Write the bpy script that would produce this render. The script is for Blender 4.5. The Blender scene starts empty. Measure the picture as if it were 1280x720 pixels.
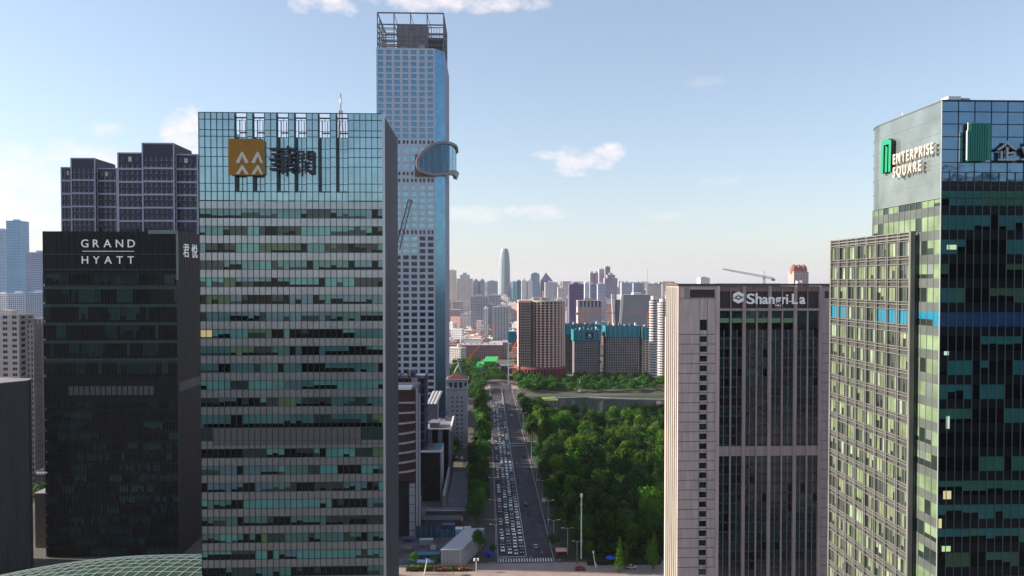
import bpy, math, random
from mathutils import Vector, Matrix

C = bpy.context.scene.collection
R = math.radians
# ------------------------------------------------------------------ camera
FPX = 900.0                       # focal length in pixels of a 1280 wide frame
YAW = math.atan(33/FPX); PITCH = R(1.1)
HZ = 352.0                        # picture row of the true horizon
SH = HZ-(360-FPX*math.tan(PITCH))
CAM = Vector((0, 0, 120))
fw = Vector((math.sin(YAW)*math.cos(PITCH), math.cos(YAW)*math.cos(PITCH), -math.sin(PITCH)))
rt = Vector((math.cos(YAW), -math.sin(YAW), 0)); upv = rt.cross(fw)
cd = bpy.data.cameras.new('camera'); cam = bpy.data.objects.new('camera', cd); C.objects.link(cam)
cd.sensor_width = 36; cd.lens = FPX/1280*36; cd.shift_y = SH/1280
cd.clip_start = 1; cd.clip_end = 60000
cam.matrix_world = Matrix.Translation(CAM) @ Matrix((rt, upv, -fw)).transposed().to_4x4()
bpy.context.scene.camera = cam

def ray(px, py):
    return (fw + rt*((px-640)/FPX) + upv*((360+SH-py)/FPX))
def at(px, py, Y):                # point of the place seen at px,py at the distance Y along the street
    d = ray(px, py); return CAM + d*(Y/d.y)
def yfor(px, X): d = ray(px, HZ); return X*d.y/d.x      # distance at which the plane x = X is seen at column px
def gx(px, Y): return at(px, HZ, Y).x
def gz(py, Y): return at(640, py, Y).z
def gY(py):                       # distance of the ground seen at row py
    d = ray(620, py); return (CAM + d*(-120/d.z)).y

# ------------------------------------------------------------------ sky, sun, exposure
HAZE = 2.5e-5
SUN_E = R(26); SUN_AZ = R(6)      # sun low beyond the left side of the street
w = bpy.data.worlds.new('World'); bpy.context.scene.world = w; w.use_nodes = True
nt = w.node_tree; nt.nodes.clear()
def N(t, **k):
    n = nt.nodes.new(t)
    for a, b in k.items(): setattr(n, a, b)
    return n
out = N('ShaderNodeOutputWorld'); bg = N('ShaderNodeBackground')
sky = N('ShaderNodeTexSky', sky_type='NISHITA', sun_disc=False, sun_elevation=SUN_E,
        sun_rotation=-(math.pi/2-SUN_AZ), altitude=50, air_density=1.0, dust_density=0.4, ozone_density=1.0)
tc = N('ShaderNodeTexCoord')
def vmath(op, a, b=None):
    n = N('ShaderNodeVectorMath', operation=op)
    nt.links.new(a, n.inputs[0]) if not isinstance(a, (tuple, Vector)) else setattr(n.inputs[0], 'default_value', a)
    if b is not None:
        nt.links.new(b, n.inputs[1]) if not isinstance(b, (tuple, Vector)) else setattr(n.inputs[1], 'default_value', b)
    return n
def m_(op, a, b=None, c=None, clamp=False):
    n = N('ShaderNodeMath', operation=op, use_clamp=clamp)
    for i, v in enumerate((a, b, c)):
        if v is None: continue
        if isinstance(v, (int, float)): n.inputs[i].default_value = v
        else: nt.links.new(v, n.inputs[i])
    return n.outputs[0]
noi = N('ShaderNodeTexNoise'); noi.inputs['Scale'].default_value = 26; noi.inputs['Detail'].default_value = 7; noi.inputs['Roughness'].default_value = .62
mp = N('ShaderNodeMapping'); mp.inputs['Scale'].default_value = (1, 1, 1.7)
nt.links.new(tc.outputs['Generated'], mp.inputs[0]); nt.links.new(mp.outputs[0], noi.inputs['Vector'])
CLOUDS = [(722, 200, 52, 20, 1.0), (758, 190, 28, 14, .95), (672, 266, 42, 13, .85), (560, 0, 130, 17, .9), (400, 0, 55, 17, .9),
          (236, 172, 30, 44, .95), (95, 196, 75, 18, .6), (132, 158, 24, 13, .7), (590, 268, 45, 13, .5),
          (900, 226, 30, 8, .2), (830, 270, 30, 7, .25), (10, 250, 95, 50, .7), (885, 102, 34, 7, .15)]
total = None
for (px, py, rx, ry, op) in CLOUDS:
    c = ray(px, py).normalized(); rr = c.cross(Vector((0, 0, 1))).normalized(); uu = rr.cross(c)
    a = m_('MULTIPLY', vmath('DOT_PRODUCT', tc.outputs['Generated'], rr).outputs['Value'], FPX/rx)
    b = m_('MULTIPLY', m_('SUBTRACT', vmath('DOT_PRODUCT', tc.outputs['Generated'], uu).outputs['Value'], 0), FPX/ry)
    f = vmath('DOT_PRODUCT', tc.outputs['Generated'], c).outputs['Value']
    r2 = m_('ADD', m_('MULTIPLY', a, a), m_('MULTIPLY', b, b))
    v = m_('ADD', m_('SUBTRACT', 1.0, r2), m_('MULTIPLY', m_('SUBTRACT', noi.outputs['Fac'], .54), 3.8))
    v = m_('MULTIPLY', v, .75, clamp=True)
    v = m_('MULTIPLY', m_('MULTIPLY', v, op), m_('GREATER_THAN', f, 0))
    total = v if total is None else m_('MAXIMUM', total, v)
mix = N('ShaderNodeMix', data_type='RGBA')
nt.links.new(total, mix.inputs['Factor'])
veil = N('ShaderNodeMix', data_type='RGBA'); sp_ = N('ShaderNodeSeparateXYZ'); nt.links.new(tc.outputs['Generated'], sp_.inputs[0])      # thin high veil of cloud, thicker towards the horizon
nt.links.new(m_('ADD', m_('MULTIPLY', m_('POWER', 2.718, m_('MULTIPLY', m_('ABSOLUTE', sp_.outputs[2]), -9.0)), .52), .30), veil.inputs['Factor'])
nt.links.new(sky.outputs[0], veil.inputs[6]); veil.inputs[7].default_value = (2.62, 2.8, 3.2, 1)
nt.links.new(veil.outputs[2], mix.inputs[6]); mix.inputs[7].default_value = (5.2, 4.75, 4.8, 1)
nt.links.new(mix.outputs[2], bg.inputs[0]); bg.inputs[1].default_value = 0.111
nt.links.new(bg.outputs[0], out.inputs[0])
sd = Vector((-math.cos(SUN_E)*math.cos(SUN_AZ), math.cos(SUN_E)*math.sin(SUN_AZ), math.sin(SUN_E)))
sl = bpy.data.lights.new('sun', 'SUN'); sl.energy = 4.8; sl.angle = R(.6); sl.color = (1, .89, .76)
so = bpy.data.objects.new('sun', sl); C.objects.link(so); so.location = (0, 0, 500)
so.rotation_euler = sd.to_track_quat('Z', 'Y').to_euler()
vs = bpy.context.scene.view_settings
bpy.context.scene.display_settings.display_device = 'sRGB'
vs.view_transform = 'Standard'; vs.look = 'None'; vs.exposure = 0.95; vs.gamma = 1; vs.use_curve_mapping = False
cy = bpy.context.scene.cycles
cy.max_bounces = 6; cy.diffuse_bounces = 2; cy.glossy_bounces = 3; cy.transmission_bounces = 3; cy.volume_bounces = 1; cy.transparent_max_bounces = 6
cy.use_denoising = True; cy.caustics_reflective = False; cy.caustics_refractive = False; cy.sample_clamp_indirect = 4

# ------------------------------------------------------------------ materials
MATS = {}
def mat(name, col, rough=.7, metal=0, ior=1.45, var=0.0, vscale=.15, bump=0, bscale=1.0, emit=None, zs=1, obj_var=0):
    if name in MATS: return MATS[name]
    m = bpy.data.materials.new(name); m.use_nodes = True; t = m.node_tree; p = t.nodes['Principled BSDF']
    p.inputs['Base Color'].default_value = (*col, 1); p.inputs['Roughness'].default_value = rough
    p.inputs['Metallic'].default_value = metal; p.inputs['IOR'].default_value = ior
    L = t.links.new; src = None
    if var or bump:
        g = t.nodes.new('ShaderNodeNewGeometry')
        n = t.nodes.new('ShaderNodeTexNoise'); n.inputs['Scale'].default_value = vscale; n.inputs['Detail'].default_value = 6
        if zs != 1:
            mpp = t.nodes.new('ShaderNodeMapping'); mpp.inputs['Scale'].default_value = (1, 1, zs); L(g.outputs['Position'], mpp.inputs[0]); L(mpp.outputs[0], n.inputs['Vector'])
        else: L(g.outputs['Position'], n.inputs['Vector'])
    if var:
        mr = t.nodes.new('ShaderNodeMapRange'); mr.inputs[1].default_value = .3; mr.inputs[2].default_value = .7
        mr.inputs[3].default_value = 1-var; mr.inputs[4].default_value = 1+var
        L(n.outputs['Fac'], mr.inputs[0])
        mx = t.nodes.new('ShaderNodeMix'); mx.data_type = 'RGBA'; mx.blend_type = 'MULTIPLY'; mx.inputs[0].default_value = 1
        mx.inputs[6].default_value = (*col, 1); L(mr.outputs[0], mx.inputs[7]); L(mx.outputs[2], p.inputs['Base Color']); src = mx.outputs[2]
    if obj_var:
        oi = t.nodes.new('ShaderNodeObjectInfo'); hs = t.nodes.new('ShaderNodeHueSaturation')
        a = t.nodes.new('ShaderNodeMapRange'); a.inputs[3].default_value = 1-obj_var; a.inputs[4].default_value = 1+obj_var
        L(oi.outputs['Random'], a.inputs[0]); L(a.outputs[0], hs.inputs['Value'])
        b = t.nodes.new('ShaderNodeMath'); b.operation = 'MULTIPLY_ADD'; b.inputs[1].default_value = 7.13; b.inputs[2].default_value = .2
        fr = t.nodes.new('ShaderNodeMath'); fr.operation = 'FRACT'; L(oi.outputs['Random'], b.inputs[0]); L(b.outputs[0], fr.inputs[0])
        h = t.nodes.new('ShaderNodeMapRange'); h.inputs[3].default_value = .5-obj_var*.06; h.inputs[4].default_value = .5+obj_var*.035
        L(fr.outputs[0], h.inputs[0]); L(h.outputs[0], hs.inputs['Hue'])
        if src: L(src, hs.inputs['Color'])
        else: hs.inputs['Color'].default_value = (*col, 1)
        L(hs.outputs[0], p.inputs['Base Color'])
    if bump:
        n2 = t.nodes.new('ShaderNodeTexNoise'); n2.inputs['Scale'].default_value = bscale; n2.inputs['Detail'].default_value = 2
        L(g.outputs['Position'], n2.inputs['Vector'])
        b = t.nodes.new('ShaderNodeBump'); b.inputs['Strength'].default_value = 1; b.inputs['Distance'].default_value = bump
        L(n2.outputs['Fac'], b.inputs['Height']); L(b.outputs[0], p.inputs['Normal'])
    if emit:
        p.inputs['Emission Color'].default_value = (*emit[:3], 1); p.inputs['Emission Strength'].default_value = emit[3]
    MATS[name] = m; return m
def glass(name, col, ior=1.6, metal=0, rough=.04, var=.15, bump=.012, bscale=.35, emit=None):
    return mat(name, col, rough, metal, ior, var=var, vscale=.25, bump=bump, bscale=bscale, emit=emit)

def facade_mat(name, wall, win=(.03, .035, .05), fh=3.1, cw=3.4, wz=(.32, .82), wu=(.22, .8), var=.12):
    """render or brick wall with a storey grid of window openings, for the far city"""
    if name in MATS: return MATS[name]
    m = bpy.data.materials.new(name); m.use_nodes = True; t = m.node_tree; p = t.nodes['Principled BSDF']; L = t.links.new
    g = t.nodes.new('ShaderNodeNewGeometry'); s = t.nodes.new('ShaderNodeSeparateXYZ'); L(g.outputs['Position'], s.inputs[0])
    sn = t.nodes.new('ShaderNodeSeparateXYZ'); L(g.outputs['Normal'], sn.inputs[0])
    def M(op, a, b=None, c=None):
        n = t.nodes.new('ShaderNodeMath'); n.operation = op
        for i, v in enumerate((a, b, c)):
            if v is None: continue
            if isinstance(v, (int, float)): n.inputs[i].default_value = v
            else: L(v, n.inputs[i])
        return n.outputs[0]
    isx = M('GREATER_THAN', M('ABSOLUTE', sn.outputs[0]), .7)
    u = M('ADD', M('MULTIPLY', s.outputs[1], isx), M('MULTIPLY', s.outputs[0], M('SUBTRACT', 1, isx)))
    fu = M('FRACT', M('DIVIDE', u, cw)); fz = M('FRACT', M('DIVIDE', s.outputs[2], fh))
    mk = M('MULTIPLY', M('MULTIPLY', M('GREATER_THAN', fu, wu[0]), M('LESS_THAN', fu, wu[1])),
           M('MULTIPLY', M('GREATER_THAN', fz, wz[0]), M('LESS_THAN', fz, wz[1])))
    mk = M('MULTIPLY', mk, M('LESS_THAN', M('ABSOLUTE', sn.outputs[2]), .5))
    n = t.nodes.new('ShaderNodeTexNoise'); n.inputs['Scale'].default_value = .04; L(g.outputs['Position'], n.inputs['Vector'])
    mr = t.nodes.new('ShaderNodeMapRange'); mr.inputs[3].default_value = 1-var*2; mr.inputs[4].default_value = 1+var*2; L(n.outputs['Fac'], mr.inputs[0])
    a = t.nodes.new('ShaderNodeMix'); a.data_type = 'RGBA'; a.blend_type = 'MULTIPLY'; a.inputs[0].default_value = 1
    a.inputs[6].default_value = (*wall, 1); L(mr.outputs[0], a.inputs[7])
    b = t.nodes.new('ShaderNodeMix'); b.data_type = 'RGBA'; L(mk, b.inputs[0]); L(a.outputs[2], b.inputs[6]); b.inputs[7].default_value = (*win, 1)
    L(b.outputs[2], p.inputs['Base Color'])
    L(M('SUBTRACT', .8, M('MULTIPLY', mk, .65)), p.inputs['Roughness'])
    MATS[name] = m; return m

# ------------------------------------------------------------------ mesh and object helpers
class MB:
    def __init__(s): s.v = []; s.f = []; s.mi = []; s.mats = []
    def m(s, mt):
        if mt not in s.mats: s.mats.append(mt)
        return s.mats.index(mt)
    def face(s, pts, mt):
        n = len(s.v); s.v += [tuple(p) for p in pts]; s.f.append(tuple(range(n, n+len(pts)))); s.mi.append(s.m(mt))
    def box(s, x0, x1, y0, y1, z0, z1, mt, F=None):
        if F is None: P = lambda u, d, z: (u, d, z); flip = False
        else:
            O, U, D = F; P = lambda u, d, z: (O[0]+U[0]*u+D[0]*d, O[1]+U[1]*u+D[1]*d, z); flip = U[0]*D[1]-U[1]*D[0] < 0
        n = len(s.v)
        s.v += [P(x0, y0, z0), P(x1, y0, z0), P(x1, y1, z0), P(x0, y1, z0), P(x0, y0, z1), P(x1, y0, z1), P(x1, y1, z1), P(x0, y1, z1)]
        fs = [(0, 3, 2, 1), (4, 5, 6, 7), (0, 1, 5, 4), (1, 2, 6, 5), (2, 3, 7, 6), (3, 0, 4, 7)]
        k = s.m(mt)
        for f in fs:
            f = tuple(n+i for i in (reversed(f) if flip else f)); s.f.append(f); s.mi.append(k)
    def quad(s, u0, u1, d, z0, z1, mt, F):
        O, U, D = F; P = lambda u, z: (O[0]+U[0]*u+D[0]*d, O[1]+U[1]*u+D[1]*d, z)
        pts = [P(u0, z0), P(u1, z0), P(u1, z1), P(u0, z1)]
        if U[1]*D[0]-U[0]*D[1] < 0: pts.reverse()
        s.face(pts, mt)
    def prism(s, poly, z0, z1, mt, top=None):
        n = len(s.v); k = len(poly)
        s.v += [(x, y, z0) for x, y in poly]+[(x, y, z1) for x, y in poly]
        for i in range(k):
            j = (i+1) % k; s.f.append((n+i, n+j, n+k+j, n+k+i)); s.mi.append(s.m(mt))
        s.f.append(tuple(range(n+k, n+2*k))); s.mi.append(s.m(top or mt))
        s.f.append(tuple(reversed(range(n, n+k)))); s.mi.append(s.m(mt))
    def tube(s, pts, r, mt, n=6, r1=None):
        pts = [Vector(p) for p in pts]; k0 = len(s.v); K = len(pts); k = s.m(mt)
        for i, p in enumerate(pts):
            t = (pts[min(i+1, K-1)]-pts[max(i-1, 0)]).normalized()
            a = t.cross(Vector((0, 0, 1)) if abs(t.z) < .9 else Vector((1, 0, 0))).normalized(); b = t.cross(a)
            rr_ = r if r1 is None else r+(r1-r)*i/(K-1)
            for j in range(n):
                q = 2*math.pi*j/n+math.pi/4; s.v.append(tuple(p+a*math.cos(q)*rr_+b*math.sin(q)*rr_))
        for i in range(K-1):
            for j in range(n):
                j2 = (j+1) % n; s.f.append((k0+i*n+j, k0+i*n+j2, k0+(i+1)*n+j2, k0+(i+1)*n+j)); s.mi.append(k)
        s.f.append(tuple(reversed(range(k0, k0+n)))); s.mi.append(k)
        s.f.append(tuple(range(k0+(K-1)*n, k0+K*n))); s.mi.append(k)
    def mesh(s, name, smooth=False):
        me = bpy.data.meshes.new(name); me.from_pydata(s.v, [], s.f)
        for mt in s.mats: me.materials.append(mt)
        me.polygons.foreach_set('material_index', s.mi)
        if smooth: me.polygons.foreach_set('use_smooth', [True]*len(s.f))
        me.update(); return me
    def build(s, name, parent=None, smooth=False, label=None, loc=None):
        o = bpy.data.objects.new(name, s.mesh(name, smooth)); C.objects.link(o)
        if parent is not None: o.parent = parent; o.matrix_parent_inverse = Matrix.Translation(-parent_loc(parent))
        if label: o['label'] = label
        return o
def parent_loc(p): return Vector(p.location) if p.type == 'EMPTY' else Vector((0, 0, 0))
def tag(o, label=None, cat=None, group=None, kind=None):
    if label: o['label'] = label
    if cat: o['category'] = cat
    if group: o['group'] = group
    if kind: o['kind'] = kind
    return o
def thing(name, label, cat, loc=(0, 0, 0), group=None, rz=0):
    o = bpy.data.objects.new(name, None); C.objects.link(o); o.location = loc; o.rotation_euler = (0, 0, rz); o.empty_display_size = 1
    return tag(o, label, cat, group)
def struct(mb, name, smooth=False): return tag(mb.build(name, smooth=smooth), kind='structure')
def put(name, me, parent, loc, rot=None):
    o = bpy.data.objects.new(name, me); C.objects.link(o); o.parent = parent
    o.location = Vector(loc)-Vector(parent.location) if parent.type == 'EMPTY' else loc
    if rot: o.rotation_euler = rot
    return o
def copy_tree(o, parent=None):
    c = o.copy(); C.objects.link(c)
    if parent: c.parent = parent
    for ch in list(o.children): copy_tree(ch, c)
    return c
def front(x0, y): return ((x0, y), (1, 0), (0, -1))       # faces the camera; u runs to +x
def leftf(x, y0): return ((x, y0), (0, 1), (-1, 0))       # faces -x, u runs away from the camera
def rightf(x, y0): return ((x, y0), (0, 1), (1, 0))
def backf(x0, y): return ((x0, y), (1, 0), (0, 1))

_tcache = {}
def char_mesh(ch, size, mt, ext=.2, off=0, sx=1, shear=0):
    cu = bpy.data.curves.new('char', 'FONT'); cu.body = ch; cu.size = size; cu.extrude = ext; cu.offset = off; cu.shear = shear; cu.resolution_u = 4
    o = bpy.data.objects.new('char', cu); C.objects.link(o)
    dg = bpy.context.evaluated_depsgraph_get(); dg.update()
    me = bpy.data.meshes.new_from_object(o.evaluated_get(dg)); bpy.data.objects.remove(o); bpy.data.curves.remove(cu)
    for v in me.vertices: v.co.x *= sx
    me.materials.clear(); me.materials.append(mt)
    xs = [v.co.x for v in me.vertices]; ys = [v.co.y for v in me.vertices]
    return me, min(xs), max(xs), min(ys), max(ys)
def letters(parent, text, F, u0, u1, z, cap, d, mt, ext=.2, off=0, sx=1, name='letter', gap=None, shear=0):
    """letters of cap height `cap` standing on z between u0 and u1 of a facade F, d in front of it"""
    size = cap/.73
    cs = []
    for ch in text:
        if ch == ' ': cs.append(None); continue
        cs.append(char_mesh(ch, size, mt, ext, off, sx, shear))
    tw = sum((c[2]-c[1]) if c else cap*.35 for c in cs)
    g = (u1-u0-tw)/max(1, len(cs)-1)
    O, U, D = F; u = u0; hand = U[0]*D[1]-U[1]*D[0]
    for c in cs:
        if c is None: u += cap*.35+g; continue
        me, a, b, lo, hi = c
        # text x axis along the reading direction, y up, z outwards
        X = Vector((U[0], U[1], 0)); Z = Vector((D[0], D[1], 0)); 
        if X.cross(Vector((0, 0, 1))).dot(Z) < 0: X = -X; pos = u1-(u-u0)
        else: pos = u
        p = Vector((O[0]+U[0]*pos+D[0]*d, O[1]+U[1]*pos+D[1]*d, z)) - X*a
        ob = bpy.data.objects.new(name, me); C.objects.link(ob); ob.parent = parent
        ob.matrix_parent_inverse = Matrix.Translation(-parent_loc(parent))
        ob.matrix_basis = Matrix.Translation(p) @ Matrix((X, Vector((0, 0, 1)), Z)).transposed().to_4x4()
        u += (b-a)+g
# ------------------------------------------------------------------ shared materials
asphalt = mat('asphalt', (.048, .04, .05), .85, var=.45, vscale=.12)
asphalt2 = mat('asphalt_worn', (.3, .23, .205), .85, var=.2, vscale=.1)  # pale pinkish colour holds the cross road's sunlight
paving = mat('paving', (.06, .052, .05), .85, var=.25, vscale=.12)
paint = mat('road_paint', (.62, .6, .58), .6, var=.25, vscale=2)
kerb_m = mat('kerb_stone', (.35, .33, .31), .8, var=.1)
soil = mat('ground_soil', (.085, .075, .065), .95, var=.45, vscale=.02)
grass_m = mat('grass', (.13, .24, .03), .9, var=.35, vscale=.2)
parkfloor = mat('park_floor', (.028, .045, .018), .95, var=.4, vscale=.1)
concrete = mat('concrete', (.33, .31, .3), .85, var=.15, vscale=.2)
concrete_d = mat('concrete_dark', (.12, .115, .13), .85, var=.15, vscale=.2)
steel = mat('steel_grey', (.3, .31, .33), .45, metal=.6)
white_p = mat('white_paint', (.75, .74, .72), .5)
orange_p = mat('orange_paint', (.75, .22, .04), .5)
dark_m = mat('dark_metal', (.03, .032, .036), .5, metal=.3)
roof_m = mat('roof_gravel', (.2, .185, .195), .9, var=.25, vscale=.3)

# ------------------------------------------------------------------ ground, roads, lake
g = MB(); g.prism([(-20000, -3000), (20000, -3000), (20000, 21000), (-20000, 21000)], -.4, 0, soil); struct(g, 'ground')
RX0, RX1 = 5.4, 29.2
g = MB(); g.box(RX0, RX1, 305, 836, -.1, .02, asphalt); struct(g, 'main_road')
g = MB(); g.box(-320, 420, 262, 304.4, -.1, .021, asphalt2); struct(g, 'cross_road')
g = MB(); g.box(-120, RX0-.31, 803, 835, -.1, .018, asphalt2); g.box(RX1+.31, 60, 803, 835, -.1, .018, asphalt2); struct(g, 'far_cross_road')
g = MB(); g.box(-4, RX0-.3, 306, 802, -.1, .14, paving); struct(g, 'left_pavement')
g = MB(); g.box(RX1+.3, 33.5, 306, 802, -.1, .14, paving); struct(g, 'right_pavement')
g = MB(); g.box(RX0-.3, RX0, 306, 802, -.1, .16, kerb_m); g.box(RX1, RX1+.3, 306, 802, -.1, .16, kerb_m); struct(g, 'kerb')
g = MB()
for i in range(26): g.box(1.5+i*1.15, 2.05+i*1.15, 305.6, 309.6, .021, .026, paint)
lane_p = mat('lane_paint_worn', (.2, .19, .19), .7, var=.3, vscale=2)
for x in (9.2, 12.0, 14.8):                                     # lane lines
    for k in range(53):
        y = 316+k*9
        g.box(x-.06, x+.06, y, y+3.5, .021, .026, lane_p)
g.box(17.5, 17.62, 312, 800, .021, .026, paint); g.box(17.8, 17.92, 312, 800, .021, .026, paint)
for x in (21.2, 24.9):
    for k in range(53): g.box(x-.06, x+.06, 316+k*9, 319+k*9, .021, .026, lane_p)
g.box(RX0+.2, 17.3, 311.2, 311.7, .021, .026, paint)
for y in (523, 531): g.box(RX0+.3, RX1-.3, y, y+.9, .021, .026, paint)
for x in range(-100, 110, 9): g.box(x, x+3.5, 294.9, 295.05, .021, .026, lane_p); g.box(x, x+3.5, 290.5, 290.65, .021, .026, lane_p)
struct(g, 'road_markings')
g = MB(); rp_ = random.Random(3); pm1, pm2 = mat('patch_dark', (.025, .022, .026), .9, var=.2), mat('patch_pale', (.075, .066, .07), .9, var=.2)
for k in range(60): x = rp_.uniform(6, 28); y = rp_.uniform(315, 790); w_ = rp_.choice([.5, 1.2, 2.4]); g.box(x, min(29, x+w_), y, y+rp_.uniform(3, 22), .02, .0225+k*.00003, rp_.choice([pm1, pm2, pm1]))
struct(g, 'road_patches')
g = MB()
for k in range(50):
    y = 318+k*9.5; g.box(17.66, 17.76, y, y+8.8, .45, .95, white_p); g.box(17.64, 17.78, y, y+.12, .02, 1.0, white_p)
tag(g.build('road_railing'), 'low white railing along the middle of the wide road', 'railing')
g = MB(); g.prism([(33.6, 306), (118, 306), (205, 700), (205, 752), (33.6, 752)], -.1, .06, parkfloor); struct(g, 'park_ground')
g = MB(); g.prism([(40, 776), (250, 770), (260, 862), (33, 862)], -.1, .07, mat('bank_soil', (.05, .07, .025), .95, var=.5, vscale=.05)); struct(g, 'far_bank')
water = mat('lake_water', (.012, .018, .02), .12, ior=1.12, var=.2, bump=.03, bscale=1.2)
lk = [(at(x, y, gY(y)).x, gY(y)) for x, y in ((668, 512), (690, 517), (740, 519), (835, 520), (850, 503), (836, 501.5), (800, 500.5), (762, 499), (735, 497.5), (700, 498.5), (672, 501))]
g = MB(); g.prism(lk, -.2, .1, water); struct(g, 'lake_water')
cx_ = sum(p[0] for p in lk)/len(lk); cy_ = sum(p[1] for p in lk)/len(lk)
g = MB()
for i in range(len(lk)):
    a, b = lk[i], lk[(i+1) % len(lk)]
    g.tube([(a[0], a[1], .1), (b[0], b[1], .1)], 1.1, concrete, 4)
struct(g, 'lake_edge')
# lawns
def lawn(pts, name='grass'):
    g = MB(); g.prism([(at(x, y, gY(y)).x, gY(y)) for x, y in pts], -.05, .12, grass_m); tag(g.build(name), kind='stuff')
lawn([(673, 501), (698, 501), (694, 496), (674, 497)])
lawn([(598, 516), (607, 516), (606, 500), (601, 500)])
g = MB(); g.prism([(-190, 262), (-165, 262), (-150, 200), (-220, 200)], -.05, .1, grass_m); tag(g.build('grass'), kind='stuff')
g = MB(); g.prism([(-105, 306), (-17, 306), (-17, 420), (-105, 420)], -.05, .05, mat('yard_ground', (.1, .09, .1), .9, var=.45, vscale=.1)); struct(g, 'yard_ground')

# ------------------------------------------------------------------ facades
def window_rows(root, F, u0, cw, n, bands, pick, d=0.0, name='window_row', flr=None, openp=.45):
    """one curtain wall storey per mesh: cells with blinds drawn to different heights"""
    rng = random.Random(len(root.name)*7+n)
    for bi, (z0, z1) in enumerate(bands):
        mb = MB(); st = rng.random(); run = 0; mt = None; fr = 0
        for i in range(n):
            if run <= 0:
                run = rng.randint(1, 5); mt, dk = pick(bi, i, rng); fr = rng.choice([0, 0, .25, .3, .45, .6, 1, 1]) if rng.random() < openp*2 else 0
            run -= 1
            f = fr if rng.random() < .75 else rng.choice([0, .3, .5, 1])
            zs = z0+(z1-z0)*f; a, b = u0+i*cw, u0+(i+1)*cw
            if f > 0: mb.quad(a, b, d, z0, zs, dk, F)
            if f < 1: mb.quad(a, b, d, zs, z1, mt, F)
        mb.build(name, root)
def grid_facade(wall, F, u0, u1, z0, z1, cols, rows, pier, band, mt, depth=.5, d0=0, ends=True):
    """piers and spandrels proud of the glazing; returns the openings"""
    cw = (u1-u0)/cols; fh = (z1-z0)/rows
    for i in range(cols+1):
        c = u0+i*cw; a, b = max(u0, c-pier/2), min(u1, c+pier/2)
        wall.box(a, b, d0, d0+depth, z0, z1, mt, F)
    for k in range(rows+1):
        c = z0+k*fh; a, b = max(z0, c-band/2), min(z1, c+band/2)
        for i in range(cols):
            wall.box(u0+i*cw+pier/2, u0+(i+1)*cw-pier/2, d0, d0+depth-.004, a, b, mt, F)
    return [(u0+i*cw+pier/2, u0+(i+1)*cw-pier/2, z0+k*fh+band/2, z0+(k+1)*fh-band/2) for k in reversed(range(rows)) for i in range(cols)]
def windows(root, F, rects, pane, frame, d=.05, limit=100, mullions=1, pick=None):
    """each window is a part of its own; past `limit` the rest is one part"""
    cache = {}; rest = MB(); n = 0
    O, U, D = F
    for i, (a, b, z0, z1) in enumerate(rects):
        w_, h_ = b-a, z1-z0; pm = pick(i, (z0+z1)/2) if pick else pane
        if n < limit:
            key = (round(w_, 1), round(h_, 1), pm.name)
            if key not in cache:
                m = MB(); G = ((0, 0), (1, 0), (0, -1)); t = min(.14, w_*.05)
                m.quad(0, w_, .02, 0, h_, pm, G)
                m.box(0, t, .022, .12, 0, h_, frame, G); m.box(w_-t, w_, .022, .12, 0, h_, frame, G)
                m.box(t, w_-t, .022, .12, 0, t, frame, G); m.box(t, w_-t, .022, .12, h_-t, h_, frame, G)
                for q in range(mullions): c = w_*(q+1)/(mullions+1); m.box(c-t/2, c+t/2, .022, .1, t, h_-t, frame, G)
                cache[key] = m.mesh('window')
            o = bpy.data.objects.new('window', cache[key]); C.objects.link(o); o.parent = root
            X = Vector((U[0], U[1], 0)); Y = -Vector((D[0], D[1], 0)); A = a
            if X.cross(Y).z < 0: X = -X; A = b
            o.matrix_parent_inverse = Matrix.Translation(-parent_loc(root))
            o.matrix_basis = Matrix.Translation((O[0]+U[0]*A+D[0]*d, O[1]+U[1]*A+D[1]*d, z0)) @ Matrix((X, Y, Vector((0, 0, 1)))).transposed().to_4x4()
            n += 1
        else: rest.quad(a, b, d+.02, z0, z1, pm, F)
    if rest.f: tag(rest.build('window_field', root), kind='stuff')

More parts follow.
